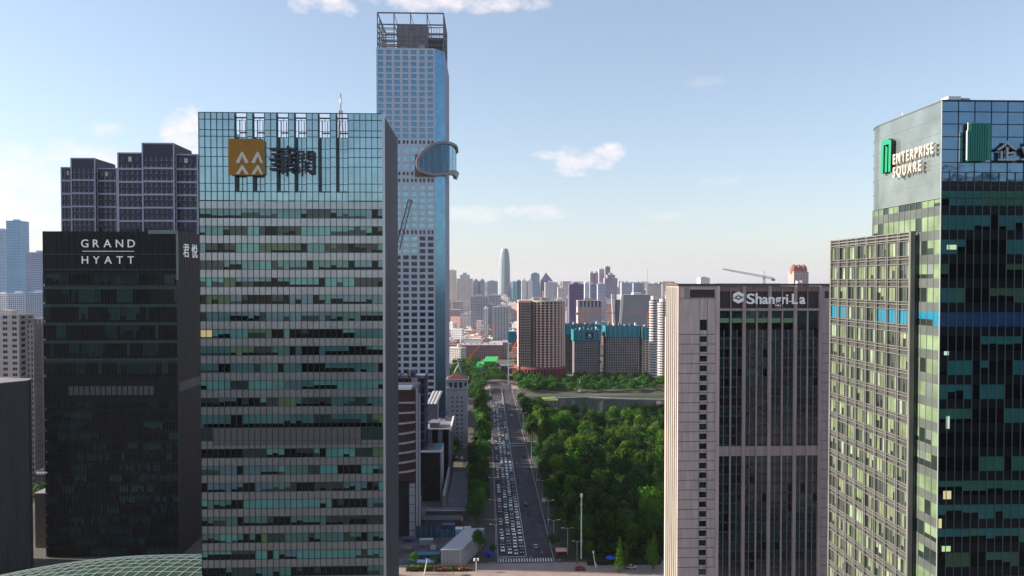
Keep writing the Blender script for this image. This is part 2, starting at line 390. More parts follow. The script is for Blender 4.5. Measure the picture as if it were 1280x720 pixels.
# ------------------------------------------------------------------ the green glass office tower with the orange emblem
def emblem_tower():
    D0, D1 = 170, 196; x0, x1 = gx(250, D0), gx(480, D0); zt = gz(143.5, D0); n = 31; cw = (x1-x0)/n
    root = thing('office_tower', 'green glass curtain wall tower carrying the orange chevron emblem, grey ribbed side wall', 'office tower', ((x0+x1)/2, (D0+D1)/2, 0))
    F = front(x0, D0)
    teal = glass('teal_glass', (.07, .22, .21), 2.0, metal=.3, rough=.1); teal_l = glass('teal_glass_blind', (.11, .36, .325), 2.0, metal=.2, rough=.15)
    teal_b = glass('teal_glass_bluish', (.12, .24, .29), 2.0, metal=.4, rough=.12)
    dk = glass('open_pane', (.004, .006, .007), 1.38, rough=.05, var=.3); dk2 = glass('half_open_pane', (.03, .05, .045), 1.6, rough=.07)
    grn = glass('green_pane', (.12, .2, .09), 1.6, rough=.2); grey = mat('spandrel_panel', (.36, .38, .405), .2, metal=.7, ior=2.0, var=.12, vscale=.3, bump=.01, bscale=.4)
    fr = mat('mullion', (.045, .075, .075), .4, metal=.4); crown_g = glass('crown_glass', (.35, .52, .57), 1.8, metal=.75, rough=.16, var=.14, bump=.02); crown_e = glass('crown_glass_edge', (.13, .34, .35), 1.9, rough=.15)
    slot_g = glass('slot_glass', (.36, .53, .58), 1.8, metal=.75, rough=.16)
    ribm = mat('side_cladding', (.19, .185, .215), .4, metal=.35, var=.16, vscale=.7, zs=.06)
    zc = gz(268, D0); fh = 4.0; zcr = zc+2.9
    body = MB(); body.box(x0+.5, x1-.5, D0+.5, D1-.5, 0, zcr+.3, dk); body.build('core', root)
    rf = MB(); rf.box(x0+.6, x1-.6, D0+.6, D1-.6, zcr+.3, zcr+.8, roof_m)
    for (a, b, c, d_, h) in ((x0+6, x0+15, D0+6, D0+14, 3.4), (x0+19, x0+27, D0+7, D0+15, 3.0), (x0+31, x0+38, D0+8, D0+17, 3.6)): rf.box(a, b, c, d_, zcr+.8, zcr+.8+h, concrete)
    rf.build('roof', root)
    bands = []; sp = []; k = 0; z = zc
    while z > 6:
        lo, hi = z-1.05, z+1.05
        if k == 13: sp.append((lo-.95, hi+.95, 'mech')); 
        else: bands.append((lo, hi)); sp.append((hi, hi+1.9, 'sp'))
        z -= fh; k += 1
    def pick(b, i, r):
        q = r.random()
        base = (teal, teal_l, teal_b, teal_l, teal, teal_l)[(b*5+b//3) % 6]                     # each storey has its own prevailing blind colour
        m = base if q < .62 else teal_l if q < .74 else teal if q < .84 else teal_b if q < .93 else grn
        if r.random() < .16: m = dk2
        return m, (dk if r.random() < .8 else dk2)
    window_rows(root, F, 0, cw, n, bands, pick, d=0)
    for (a, b, t) in sp:
        mb = MB()
        if t == 'mech':
            mb.box(0, 2*cw, 0, .05, a, b, dk2, F); mb.box((n-4)*cw, n*cw, 0, .05, a, b, dk2, F)
            mb.box(2*cw, (n-4)*cw, 0, .12, a, b, mat('louvre_panel', (.13, .115, .115), .6), F); mb.build('louvre_band', root)
        else: mb.box(0, n*cw, 0, .1, a, b, grey, F); mb.build('spandrel', root)
    g = MB()
    for i in range(n+1): g.box(i*cw-.05, i*cw+.05, .1, .24, 0, zcr, fr, F)
    for a, b, t in sp: g.box(0, n*cw, .1, .16, b-.06, b+.06, fr, F); g.box(0, n*cw, .1, .155, a-.06, a+.06, fr, F)
    g.build('mullion_grid', root)
    # crown: tall glass screen with six recessed slots, open to the sky near the top
    slots = {6, 7, 9, 10, 13, 14, 16, 17, 20, 21, 23, 24}; crown = MB(); sm = MB(); mu = MB()
    zslot = gz(241, D0); zo0, zo1 = gz(173, D0), gz(149, D0); rows = [zcr, zslot]
    hs = [zcr, gz(252, D0), zslot, gz(231, D0), gz(210, D0), gz(198, D0), gz(187, D0), gz(173, D0), gz(165, D0), gz(152, D0), zt]
    for i in range(n):
        a, b = i*cw, (i+1)*cw
        if i in slots:
            crown.quad(a, b, 0, zcr, zslot, crown_g, F)
            
            crown.quad(a, b, -1.0, zslot, zo0+.01, slot_g, F)
        else: crown.quad(a, b, 0, zcr, zt, crown_e if (i < 1 or i > 24) and False else crown_g, F)
        if i in slots and (i-1) not in slots:
            crown.quad(a+.001, a+.35, -.02, zslot, zt-.6, fr, F)
            crown.box(a+.002, a+.12, -1.0, 0, zslot, zt, fr, F); crown.box(b+cw-.12, b+cw-.002, -1.0, 0, zslot, zt, fr, F)
            crown.box(a, b+cw, -1.0, .05, zslot-.15, zslot+.15, fr, F)
            mu.box(a, b+cw, -.9, -.6, zo1-.15, zo1+.15, fr, F)
            rd = mat('red_steel', (.35, .09, .09), .5)
            mu.box(a+.3, a+.5, -2.4, -2.2, zo0-4, zt-1.2, rd, F); mu.box(a+1.6, a+1.75, -2.4, -2.2, zo0-4, zt-1.5, rd, F)
            mu.box(a+.3, b+cw-.1, -2.45, -2.25, zo0+1.2, zo0+1.5, rd, F)
    crown.build('crown_screen', root)
    for i in range(n+1):
        ins = i in slots and (i-1) in slots
        mu.box(i*cw-.05, i*cw+.05, (-.95 if ins else .02), (-.82 if ins else .2), (zslot if ins else zcr), (zo1 if ins else zt), fr, F)
        if ins: mu.box(i*cw-.05, i*cw+.05, .02, .2, zcr, zslot, fr, F)
    for h in hs[:-1]:
        run = 0
        while run < n:
            e = run
            if run in slots: run += 1; continue
            while e < n and e not in slots: e += 1
            mu.box(run*cw, e*cw, .02, .16, h-.06, h+.06, fr, F); run = e
        for i in slots: mu.box(i*cw, (i+1)*cw, -.95, -.85, h-.05, h+.05, fr, F)
    mu.box(0, n*cw, -.25, .02, zt-.12, zt+.08, fr, F)
    mu.build('crown_frame', root)
    # side walls, back of the crown lower so that the sky shows through the slots
    s = MB(); F2 = rightf(x1, D0)
    s.box(.002, D1-D0, -.5, 0, 0, zt, ribm, F2)
    for i in range(19): s.box(.3+i*1.4, .5+i*1.4, .002, .18, 0, zt-.5, ribm, F2)
    for z_ in (128, 96, 64, 32): s.box(.05, D1-D0-.05, .003, .03, z_-.1, z_+.1, dark_m, F2)
    s.build('side_wall', root)
    e = MB(); e.box(-.25, .25, -.3, .32, 0, zt+.1, mat('edge_trim', (.55, .56, .57), .35, metal=.5), front(x1, D0)); e.build('corner_trim', root)
    s = MB(); s.box(x0, x0+.5, D0+.002, D1, 0, zt, teal); s.build('side_wall', root)
    s = MB(); s.box(x0+.5, x1-.5, D1-.5, D1, 0, zcr+3, teal)
    s.build('rear_wall', root)
    # a few lit rooms
    lit = mat('lit_room', (.3, .22, .1), .5, emit=(1, .75, .35, .2)); mb = MB()
    for (i, b) in ((0, 7),): mb.quad(i*cw+.1, (i+2)*cw-.1, .03, bands[b][0]+.3, bands[b][1]-.2, lit, F)
    mb.build('lit_window', root)
    # emblem sign
    e = thing('emblem_sign', 'square orange rooftop emblem with pale chevron peaks mounted on green glass tower', 'sign', (gx(310, D0), D0-.8, gz(221, D0)))
    F = front(0, D0-.45); a, b, z0, z1 = gx(288.5, D0), gx(332.5, D0), gz(221.5, D0), gz(177, D0)
    og = mat('orange_enamel', (.36, .16, .004), .45, var=.06, vscale=.4); m = MB()
    from_pts = []
    r = .6; poly = []
    for cx, cz, q0 in ((b-r, z1-r, 0), (a+r, z1-r, 90), (a+r, z0+r, 180), (b-r, z0+r, 270)):
        for k in range(5): q = R(q0+k*22.5); poly.append((cx+r*math.cos(q), cz+r*math.sin(q)))
    n0 = len(poly); yb, yf = D0-.35, D0-1.15
    m.v = [(x, yb, z) for x, z in poly]+[(x, yf, z) for x, z in poly]
    rim = mat('emblem_rim', (.6, .4, .12), .4)
    for i in range(n0): j = (i+1) % n0; m.f.append((i, j, n0+j, n0+i)); m.mi.append(m.m(rim))
    m.f.append(tuple(range(n0, 2*n0))); m.mi.append(m.m(og)); m.build('panel', e)
    wm = mat('chevron_white', (.72, .66, .55), .5)
    def chev(cx, cz, hw, hh, th, cut=0):
        m = MB(); y = yf-.12
        px = lambda q: gx(q, D0); pz = lambda q: gz(q, D0)
        P = [(cx-hw, cz+hh), (cx, cz), (cx+hw, cz+hh)]
        out_ = [(cx-hw-th*.5, cz+hh), (cx-1.6, cz-th*.2), (cx, cz-th*.75), (cx+1.6, cz-th*.2), (cx+hw+th*.5, cz+hh), (cx+hw-th*.8, cz+hh+1.2), (cx, cz+th*.95), (cx-hw+th*.8, cz+hh+1.2)]
        out_ = [(min(q[0], 331.6), min(q[1], 220.6)) for q in out_]
        pts = [(px(q[0]), y, pz(q[1])) for q in out_]
        # split concave outline in two convex arms
        for ids in ((0, 1, 2, 6, 7), (2, 3, 4, 5, 6)):
            f = [pts[i] for i in ids]; bk = [(p[0], yf+.01, p[2]) for p in f]
            m.face(f[::-1], wm)
            for i in range(len(f)): j = (i+1) % len(f); m.face([f[i], f[j], bk[j], bk[i]], wm)
        m.build('chevron', e)
    chev(306, 195, 6.4, 11, 3.3); chev(325.2, 195, 6.4, 11, 3.3); chev(306, 211.3, 6.4, 11, 3.3); chev(325.2, 211.3, 6.4, 11, 3.3)
    mm = MB()
    for q in (292, 328):
        for zz in (z0+1.5, z1-1.5): mm.box(gx(q, D0)-.1, gx(q, D0)+.1, D0-.4, D0, zz-.1, zz+.1, dark_m)
    mm.build('bracket', e)
    ch = thing('character_sign', 'dark brushed Chinese characters standing beside the orange emblem on the glass', 'sign', (gx(362, D0), D0-.8, gz(221, D0)))
    cm = mat('character_dark', (.035, .033, .045), .5)
    letters(ch, '華', front(0, D0-.9), gx(339, D0), gx(364, D0), gz(217, D0), (220-188)*D0/FPX*.86, 0, cm, ext=.22, off=.004, sx=.98, name='character')
    letters(ch, '潤', front(0, D0-.9), gx(365, D0), gx(391, D0), gz(217, D0), (218-194)*D0/FPX*.98, 0, cm, ext=.22, off=.004, sx=1.02, name='character')
    # red and white mast on the roof
    a = thing('antenna_mast', 'slim red and white lattice mast rising from the emblem tower roof', 'antenna', (gx(427, 180), 180, zcr+.8))
    m = MB(); X = gx(427, 180); zb = zcr+.8; zt2 = gz(119, 180); red = mat('mast_red', (.5, .08, .06), .5)
    zm = gz(140, 180)
    for sx, sy in ((-1, -1), (1, -1), (1, 1), (-1, 1)): m.tube([(X+sx*1.1, 180+sy*1.1, zb), (X+sx*.3, 180+sy*.3, zm)], .07, red, 4)
    for k in range(10):
        z_ = zb+(zm-zb)*k/10; q = 1.1-.8*k/10; mt = white_p if k % 2 else red
        for s1, s2 in (((-1, -1), (1, -1)), ((1, -1), (1, 1)), ((1, 1), (-1, 1)), ((-1, 1), (-1, -1))):
            m.tube([(X+s1[0]*q, 180+s1[1]*q, z_), (X+s2[0]*q, 180+s2[1]*q, z_+(zm-zb)/10)], .045, mt, 4)
    m.build('lattice', a); m = MB(); m.tube([(X, 180, zm-1), (X, 180, zt2)], .1, dark_m, 5); m.tube([(X, 180, gz(131, 180)), (X, 180, gz(125, 180))], .22, white_p, 6); m.build('aerial', a)
emblem_tower()

# ------------------------------------------------------------------ dark hotel tower on the left
def hotel_tower():
    D0, D1 = 318, 366; x0, x1 = gx(54, D0), gx(221.5, D0); zt = gz(290.5, D0); n = 42; cw = (x1-x0)/n
    root = thing('hotel_tower', 'near black glass hotel tower with white capital letters near its top', 'hotel', ((x0+x1)/2, (D0+D1)/2, 0))
    F = front(x0, D0)
    d1 = glass('night_glass', (.003, .006, .009), 1.2, rough=.05, var=.4); d2 = glass('night_glass_teal', (.009, .035, .043), 1.35, rough=.1, var=.3); d3 = glass('night_glass_green', (.012, .055, .058), 1.35, rough=.15, var=.2)  # teal and green panes brightened in colour to imitate reflections
    pl = mat('dark_spandrel', (.004, .01, .015), .3, ior=1.2, var=.3, vscale=.2); tl = mat('teal_spandrel', (.01, .06, .062), .3, ior=1.45, var=.25, vscale=.2)
    fr = mat('hotel_mullion', (.012, .02, .026), .5)
    b = MB(); b.box(x0+.4, x1-.2, D0+.4, D1, 0, zt-2.5, d1); b.build('core', root)
    r = MB(); r.box(x0+.5, x1-.5, D0+.8, D1-.5, zt-2.4, zt-2, roof_m); r.box(x0+20, x0+38, D0+12, D0+30, zt-2, zt+.8, concrete_d); r.build('roof', root)
    rows = []; sp = []
    ycs = [357.9, 379.6, 402, 424, 446]
    for y in ycs: rows.append((gz(y+19.5, D0), gz(y+3.5, D0)))
    ys = 496
    while ys < 700: rows.append((gz(ys+11, D0), gz(ys+3, D0))); ys += 12.9
    rows.append((gz(355, D0), gz(343, D0)))
    def pick(bi, i, r):
        q = r.random()
        m = d1 if q < .55 else d2 if q < .85 else d3
        return m, d1
    window_rows(root, F, 0, cw, n, rows, pick, d=0, openp=.2)
    for k, (a, c) in enumerate(rows[:-1]):
        mb = MB(); up = c+(3.5*D0/FPX if k < 5 else 3*D0/FPX); mb.box(0, n*cw, 0, .08, c, up-.002, tl if k < 5 else pl, F); mb.build('spandrel', root)
    mb = MB(); mb.box(0, n*cw, 0, .1, gz(343, D0)+.001, zt, pl, F)
    for i in range(22): mb.box(i*2*cw+.1, i*2*cw+.35, .1, .3, gz(340, D0), zt-.2, pl, F)
    mb.build('sign_wall', root)
    mb = MB(); mb.box(0, n*cw, 0, .1, gz(496, D0), gz(469, D0), pl, F)
    pk = mat('pink_louvre', (.105, .085, .1), .6)
    for i in range(16): mb.box((84-54)/167.5*n*cw+i*(108/167.5*n*cw/16)+.15, (84-54)/167.5*n*cw+(i+1)*(108/167.5*n*cw/16)-.35, .1, .2, gz(491, D0), gz(480, D0), pk, F)
    mb.build('louvre_band', root)
    g = MB()
    for i in range(n+1): g.box(i*cw-.05, i*cw+.05, .1, .28, 0, gz(343, D0), fr, F)
    for q in (318.5, 337, 357, 451): g.box(0, n*cw, .1, .22, gz(q, D0)-.08, gz(q, D0)+.08, mat('ledge_dim', (.1, .1, .12), .5), F)
    g.build('mullion_grid', root)
    s = MB(); sm = mat('brown_stone_dark', (.012, .009, .014), .6, var=.3, vscale=.6, zs=.08); s.box(0, D1-D0, -.2, .3, 0, zt+.5, sm, rightf(x1, D0+.4))
    for i in range(16): s.box(.5+i*3, .7+i*3, .3, .42, 0, zt, sm, rightf(x1, D0+.4))
    s.box(0, D1-D0, .302, .35, gz(482, D0)-2, gz(482, D0)+2, pk, rightf(x1, D0+.4))
    s.build('side_wall', root)
    s = MB(); s.box(-.2, .5, -.1, .4, gz(350, D0), zt+.6, mat('corner_glass', (.1, .15, .15), .3, ior=1.8), front(x1, D0)); s.box(-.2, .5, -.1, .3, 0, gz(350, D0), fr, front(x1, D0)); s.box(-12, .5, -.1, .45, zt-1, zt+.6, mat('corner_glass', (0, 0, 0)), front(x1, D0)); s.build('corner_trim', root)
    wl = mat('letter_white', (.68, .68, .71), .4, emit=(1, 1, 1, .1))  # faint glow added so the letters stay white in shade
    sg = thing('name_sign', 'white capital letters in two lines with a thin bar between on the dark hotel', 'sign', (gx(136, D0), D0-.5, gz(332, D0)))
    letters(sg, 'GRAND', F, (102.5-54)/167.5*n*cw, (169.5-54)/167.5*n*cw, gz(310, D0), 10*D0/FPX, .45, wl, ext=.12, off=.012)
    letters(sg, 'HYATT', F, (103-54)/167.5*n*cw, (168-54)/167.5*n*cw, gz(330, D0), 9.6*D0/FPX, .45, wl, ext=.12, off=.012)
    m = MB(); m.box((104-54)/167.5*n*cw, (168.5-54)/167.5*n*cw, .4, .6, gz(315.2, D0), gz(314.5, D0), wl, F); m.build('bar', sg)
    sg = thing('name_sign', 'white Chinese characters on the narrow brown side wall of the dark hotel', 'sign', (x1, 335, gz(322, D0)))
    letters(sg, '君悦酒店', rightf(x1, 0), yfor(228, x1), yfor(228, x1)+34, gz(321, 330), 17*325/FPX*.8, .5, wl, ext=.12, name='character')
    for o in sg.children: o.name = 'character'
hotel_tower()
# ------------------------------------------------------------------ very tall pale tower with ring balcony and open crown
def tall_tower():
    D0 = 600; x0, x1 = gx(471.5, D0), gx(544, D0); zt = gz(62, D0); DS = 671; ch = 8
    root = thing('skyscraper', 'tallest tower, pale gridded face with blue chamfered corner and curved ring balcony', 'skyscraper', ((x0+x1)/2, 636, 0))
    F = front(x0, D0); W = x1-x0
    pale = mat('pale_cladding', (.5, .53, .61), .45, metal=.15, var=.04)
    blue = glass('blue_glass', (.12, .26, .38), 1.8, metal=.8, rough=.12); bl2 = glass('blue_glass_soft', (.26, .44, .52), 1.8, metal=.7, rough=.15); dkw = glass('dusk_glass', (.012, .016, .04), 1.5, rough=.06, var=.3)
    core = MB(); core.prism([(x0+.4, D0+.6), (x1-.2, D0+.6), (x1+ch-.6, D0+ch+.4), (x1+ch-.6, DS-1), (x0+.4, DS-1)], 0, zt-1, dkw, roof_m); core.build('core', root)
    # window rows: (y centre, height px, kind)
    rows = [(67+7.45*i, 5.2, 'w') for i in range(15)]+[(178.7, 4.4, 'v'), (188.3, 7, 't'), (198.8, 7, 't'), (209, 7, 't'), (217.8, 4.2, 'v'), (226.2, 4.4, 'v')]
    rows += [(235+7.85*i, 5.2, 'w') for i in range(7)]+[(290.6, 5, 'v')]+[(298.4+7.87*i, 5.0, 'w') for i in range(31)]
    cols = 7; pitch = 10.2*D0/FPX; u00 = .45; wall = MB(); rects = []; kinds = []
    edges = []
    zprev = zt
    ww = 7.1*D0/FPX
    for (yc, h, k) in rows:
        a, b = gz(yc+h/2, D0), gz(yc-h/2, D0)
        wall.box(0, W, 0, .5, b, zprev, pale, F)
        for i in range(cols+1):
            l = 0 if i == 0 else u00+(i-1)*pitch+ww+.6; r = W if i == cols else u00+i*pitch+.6-.001
            if r > l: wall.box(l, r, 0, .5-.003, a, b, pale, F)
        for i in range(cols):
            u = u00+i*pitch+.6
            if k == 'v': wall.box(u+ww*.36, u+ww*.64, 0, .45, a, b, pale, F)
            rects.append((u, u+ww-.0, a, b, k, yc, i))
        zprev = a
    wall.box(0, W, 0, .5, 0, zprev, pale, F)
    for i in range(1, 14): pass
    wall.build('wall', root)
    rnd = random.Random(5)
    info = {}
    def pick(i, z):  # window tone by height puts sky and city reflections into the colour
        _, _, _, _, k, yc, c = rects[i]
        if k == 'v': return dkw
        if yc < 176: return blue
        if yc < 286 or (yc < 320 and c < 5): return bl2
        return dkw
    windows(root, F, [r[:4] for r in rects], blue, pale, d=.02, pick=pick, mullions=0)
    c = MB(); gl = MB()
    a = (x1+.05, D0+.1); b = (x1+ch, D0+ch)
    L_ = math.hypot(b[0]-a[0], b[1]-a[1]); U = ((b[0]-a[0])/L_, (b[1]-a[1])/L_); FD = (a, U, (U[1], -U[0]))
    gl.box(0, L_, -.3, 0, 0, zt, blue, FD)
    for k in range(62): gl.box(0, L_, .0, .05, k*5.05+2, k*5.05+2.25, blue, FD)
    for k in range(1, 4): gl.box(L_*k/4-.08, L_*k/4+.08, .0, .06, 0, zt, blue, FD)
    gl.build('corner_glazing', root)
    lav = mat('side_cladding_pale', (.5, .46, .55), .45, metal=.1, var=.05)
    s = MB(); s.box(x1+ch-.5, x1+ch, D0+ch+.05, DS, 0, zt-2, lav)
    for k in range(13): s.box(x1+ch, x1+ch+.35, D0+ch+1+k*5, D0+ch+1.8+k*5, 0, zt-2.5, lav)
    s.box(x0, x0+.3, D0+.6, DS, 0, zt-1, lav); s.build('side_wall', root)
    # open steel crown
    z1 = gz(17.5, D0); xr = gx(555, D0); cr = MB(); st = mat('crown_steel', (.17, .16, .19), .5, metal=.4); X0 = x0+.8; Y0, Y1 = D0+1, D0+52
    xs = [X0+(xr-X0)*k/4 for k in range(5)]; ys_ = [Y0+(Y1-Y0)*k/4 for k in range(5)]
    for x in xs:
        for y in (Y0, Y1): cr.box(x-.4, x+.4, y-.4, y+.4, zt-1, z1, st)
    for y in ys_[1:-1]:
        for x in (X0, xr): cr.box(x-.35, x+.35, y-.35, y+.35, zt-1, z1, st)
    levels = [z1, gz(32, D0), gz(40, D0), gz(47, D0), gz(54, D0)]
    for li, z in enumerate(levels):
        q = .5 if li < 2 else .3
        for y in (Y0, Y1):
            if y == Y0 and li > 1: continue
            cr.box(X0, xr, y-.38, y+.38, z-q, z+q-.01, st)
        for x in (X0, xr): cr.box(x-.37, x+.37, Y0+.4, Y1-.4, z-q, z+q-.02, st)
    for x in xs: cr.box(x-.3, x+.3, Y0+.4, Y1-.4, levels[1]-.35, levels[1]+.35, st)
    for k, z in enumerate(levels[1:]):
        cr.box(X0+.5, xs[1]+2, Y0+10, Y0+10.6, z-.25, z+.25, st); cr.box(xs[3], xr-.5, Y0+6, Y0+6.6, z-.3, z+.3, st)
        cr.box(X0+.5, xs[1]+2, Y0+26, Y0+26.6, z-.25, z+.25, st)
    for k in range(9):
        z = zt+1+k*(levels[1]-zt-1)/9
        cr.box(X0+.4, xs[1]-.4, Y0+1.2, Y0+1.5, z-.16, z+.16, st); cr.box(X0+.4, xs[1], Y0+18, Y0+18.4, z-.16, z+.16, st); cr.box(xs[3]+.4, xr-.4, Y0+14, Y0+14.4, z-.2, z+.2, st)
    for k in range(5): cr.tube([(X0+.5+k*2.2, Y0+2+k, zt), (X0+.5+k*2.2, Y0+9+k*3, levels[1])], .22, st, 4); cr.tube([(xs[3]+1+k*2.2, Y0+3+k, zt), (xs[3]+1+k*2.2, Y0+3+k, levels[1])], .22, st, 4)
    for x in xs[:-1]: cr.tube([(x, Y0, z1), (x+2.5, Y0+18, levels[1])], .25, st, 4)
    cr.box(xs[3]-1, xr-.6, Y0+16, Y0+40, levels[2]-.3, levels[2]+.3, st); cr.box(xs[3]-1, xr-.6, Y0+16, Y0+40, levels[3]-.3, levels[3]+.3, st)
    cr.build('crown_frame', root)
    pr = MB(); pm = mat('plant_room_panel', (.2, .19, .215), .6, var=.12, vscale=.2); a, b = gx(497, D0+12), gx(534, D0+12)
    pr.box(a, b, D0+12, D0+34, zt-1, gz(32.5, D0+12), pm); [pr.box(a+(b-a)*q/5-.15, a+(b-a)*q/5+.15, D0+11.8, D0+12, zt, gz(33, D0+12), concrete_d) for q in range(1, 5)]; [pr.box(a, b, D0+11.7, D0+11.79, zt+3+q*3.4, zt+3.3+q*3.4, concrete_d) for q in range(4)]; pr.box(a+4, a+9, D0+8, D0+12, zt-1, zt+3.5, concrete); pr.box(b-6, b-1, D0+6, D0+12, zt-1, zt+5, concrete)
    pr.box(b+1, gx(553, D0+12), D0+10, D0+30, zt-1, gz(55, D0+12), dark_m); pr.build('plant_room', root)
    # ring balcony: a C shaped shell round the corner glazing
    ring = MB(); shell = mat('ring_shell', (.22, .19, .2), .35, metal=.4, var=.05)
    pts_px = [(570.5, 190), (569, 183), (562, 179.2), (552, 178.2), (541, 181), (531, 188), (524, 196), (521.5, 204), (524.5, 212), (532, 216.5), (543, 218.3), (555, 217.5), (562, 216.2), (568, 216.5), (570.5, 220)]
    dep = [618, 610, 604, 599, 597, 595, 594, 594, 594, 595, 597, 599, 604, 610, 618]
    P = [at(q[0], q[1], d) for q, d in zip(pts_px, dep)]
    for i, p in enumerate(P): pass
    def sweep(mb, P, wfn, mt):
        k0 = len(mb.v); n = len(P)
        for i, p in enumerate(P):
            t = (P[min(i+1, n-1)]-P[max(i-1, 0)]).normalized(); out_ = Vector((.35, -1, 0)).normalized(); side = t.cross(out_).normalized(); out_ = side.cross(t)
            h, dpt = wfn(i/(n-1))
            for a_, b_ in ((-1, -1), (1, -1), (1, 1), (-1, 1)): mb.v.append(tuple(p+side*h*a_*.5+out_*dpt*b_*.5))
        for i in range(n-1):
            for j in range(4): j2 = (j+1) % 4; mb.f.append((k0+i*4+j, k0+i*4+j2, k0+(i+1)*4+j2, k0+(i+1)*4+j)); mb.mi.append(mb.m(mt))
        mb.f.append((k0, k0+3, k0+2, k0+1)); mb.mi.append(mb.m(mt)); e = k0+(n-1)*4; mb.f.append((e, e+1, e+2, e+3)); mb.mi.append(mb.m(mt))
    # refine path
    from mathutils import geometry
    Q = []
    for i in range(len(P)-1):
        p0 = P[max(i-1, 0)]; p1 = P[i]; p2 = P[i+1]; p3 = P[min(i+2, len(P)-1)]
        for k in range(4):
            t = k/4; Q.append(.5*((2*p1)+(p2-p0)*t+(2*p0-5*p1+4*p2-p3)*t*t+(3*p1-p0-3*p2+p3)*t**3))
    Q.append(P[-1])
    sweep(ring, Q, lambda t: (2.2 if t < .6 else 2.2+4.5*max(0, (t-.8))*5*.9, 3.2), shell)
    ring.build('ring_shell', root)
    rg = MB(); zA, zB = gz(217, 600), gz(182, 600)
    poly = [(gx(524, 595.5), 595.5), (x1, 595.5), (x1+ch+1.5, 600+ch-1), (x1+ch+4.5, 600+ch+5), (x1+ch+1, 600+ch+12), (x1+2, 604), (gx(526, 602), 602)]
    gm = glass('ring_glass', (.03, .09, .14), 1.8, metal=.6, rough=.1)
    # glazing drum whose outline follows the ring
    up = Q[:len(Q)//2+1]; lo = Q[len(Q)//2:][::-1]; m_n = min(len(up), len(lo))
    for i in range(m_n-1):
        a0, a1, b0, b1 = up[i], up[i+1], lo[i], lo[i+1]
        rg.face([a0, a1, b1, b0], bl2 if i < m_n*.26 else gm)
    for i in range(0, m_n-1, 3):
        a0, b0 = up[i], lo[i]; rg.tube([a0+Vector((0, -.2, 0)), b0+Vector((0, -.2, 0))], .12, pale, 4)
    bx_ = [(gx(521, 596), 599.4), (gx(521, 596), 597), (x1-4, 597), (x1+ch-2, 600+ch-6), (x1+ch-2, 600+ch-2), (x1, 599.4)]
    rg.build('ring_glazing', root)
    tr = MB(); tr.box(gx(519, 598)-x0, gx(533, 598)-x0, .5, 2.2, gz(220, 598), gz(194, 598), mat('scaffold_brown', (.16, .13, .14), .8), F)
    tr.box(gx(519, 598)-x0, gx(545, 598)-x0, .5, 2.0, gz(221, 598), gz(217, 598), mat('scaffold_brown', (0, 0, 0)), F); tr.build('ring_support', root)
tall_tower()

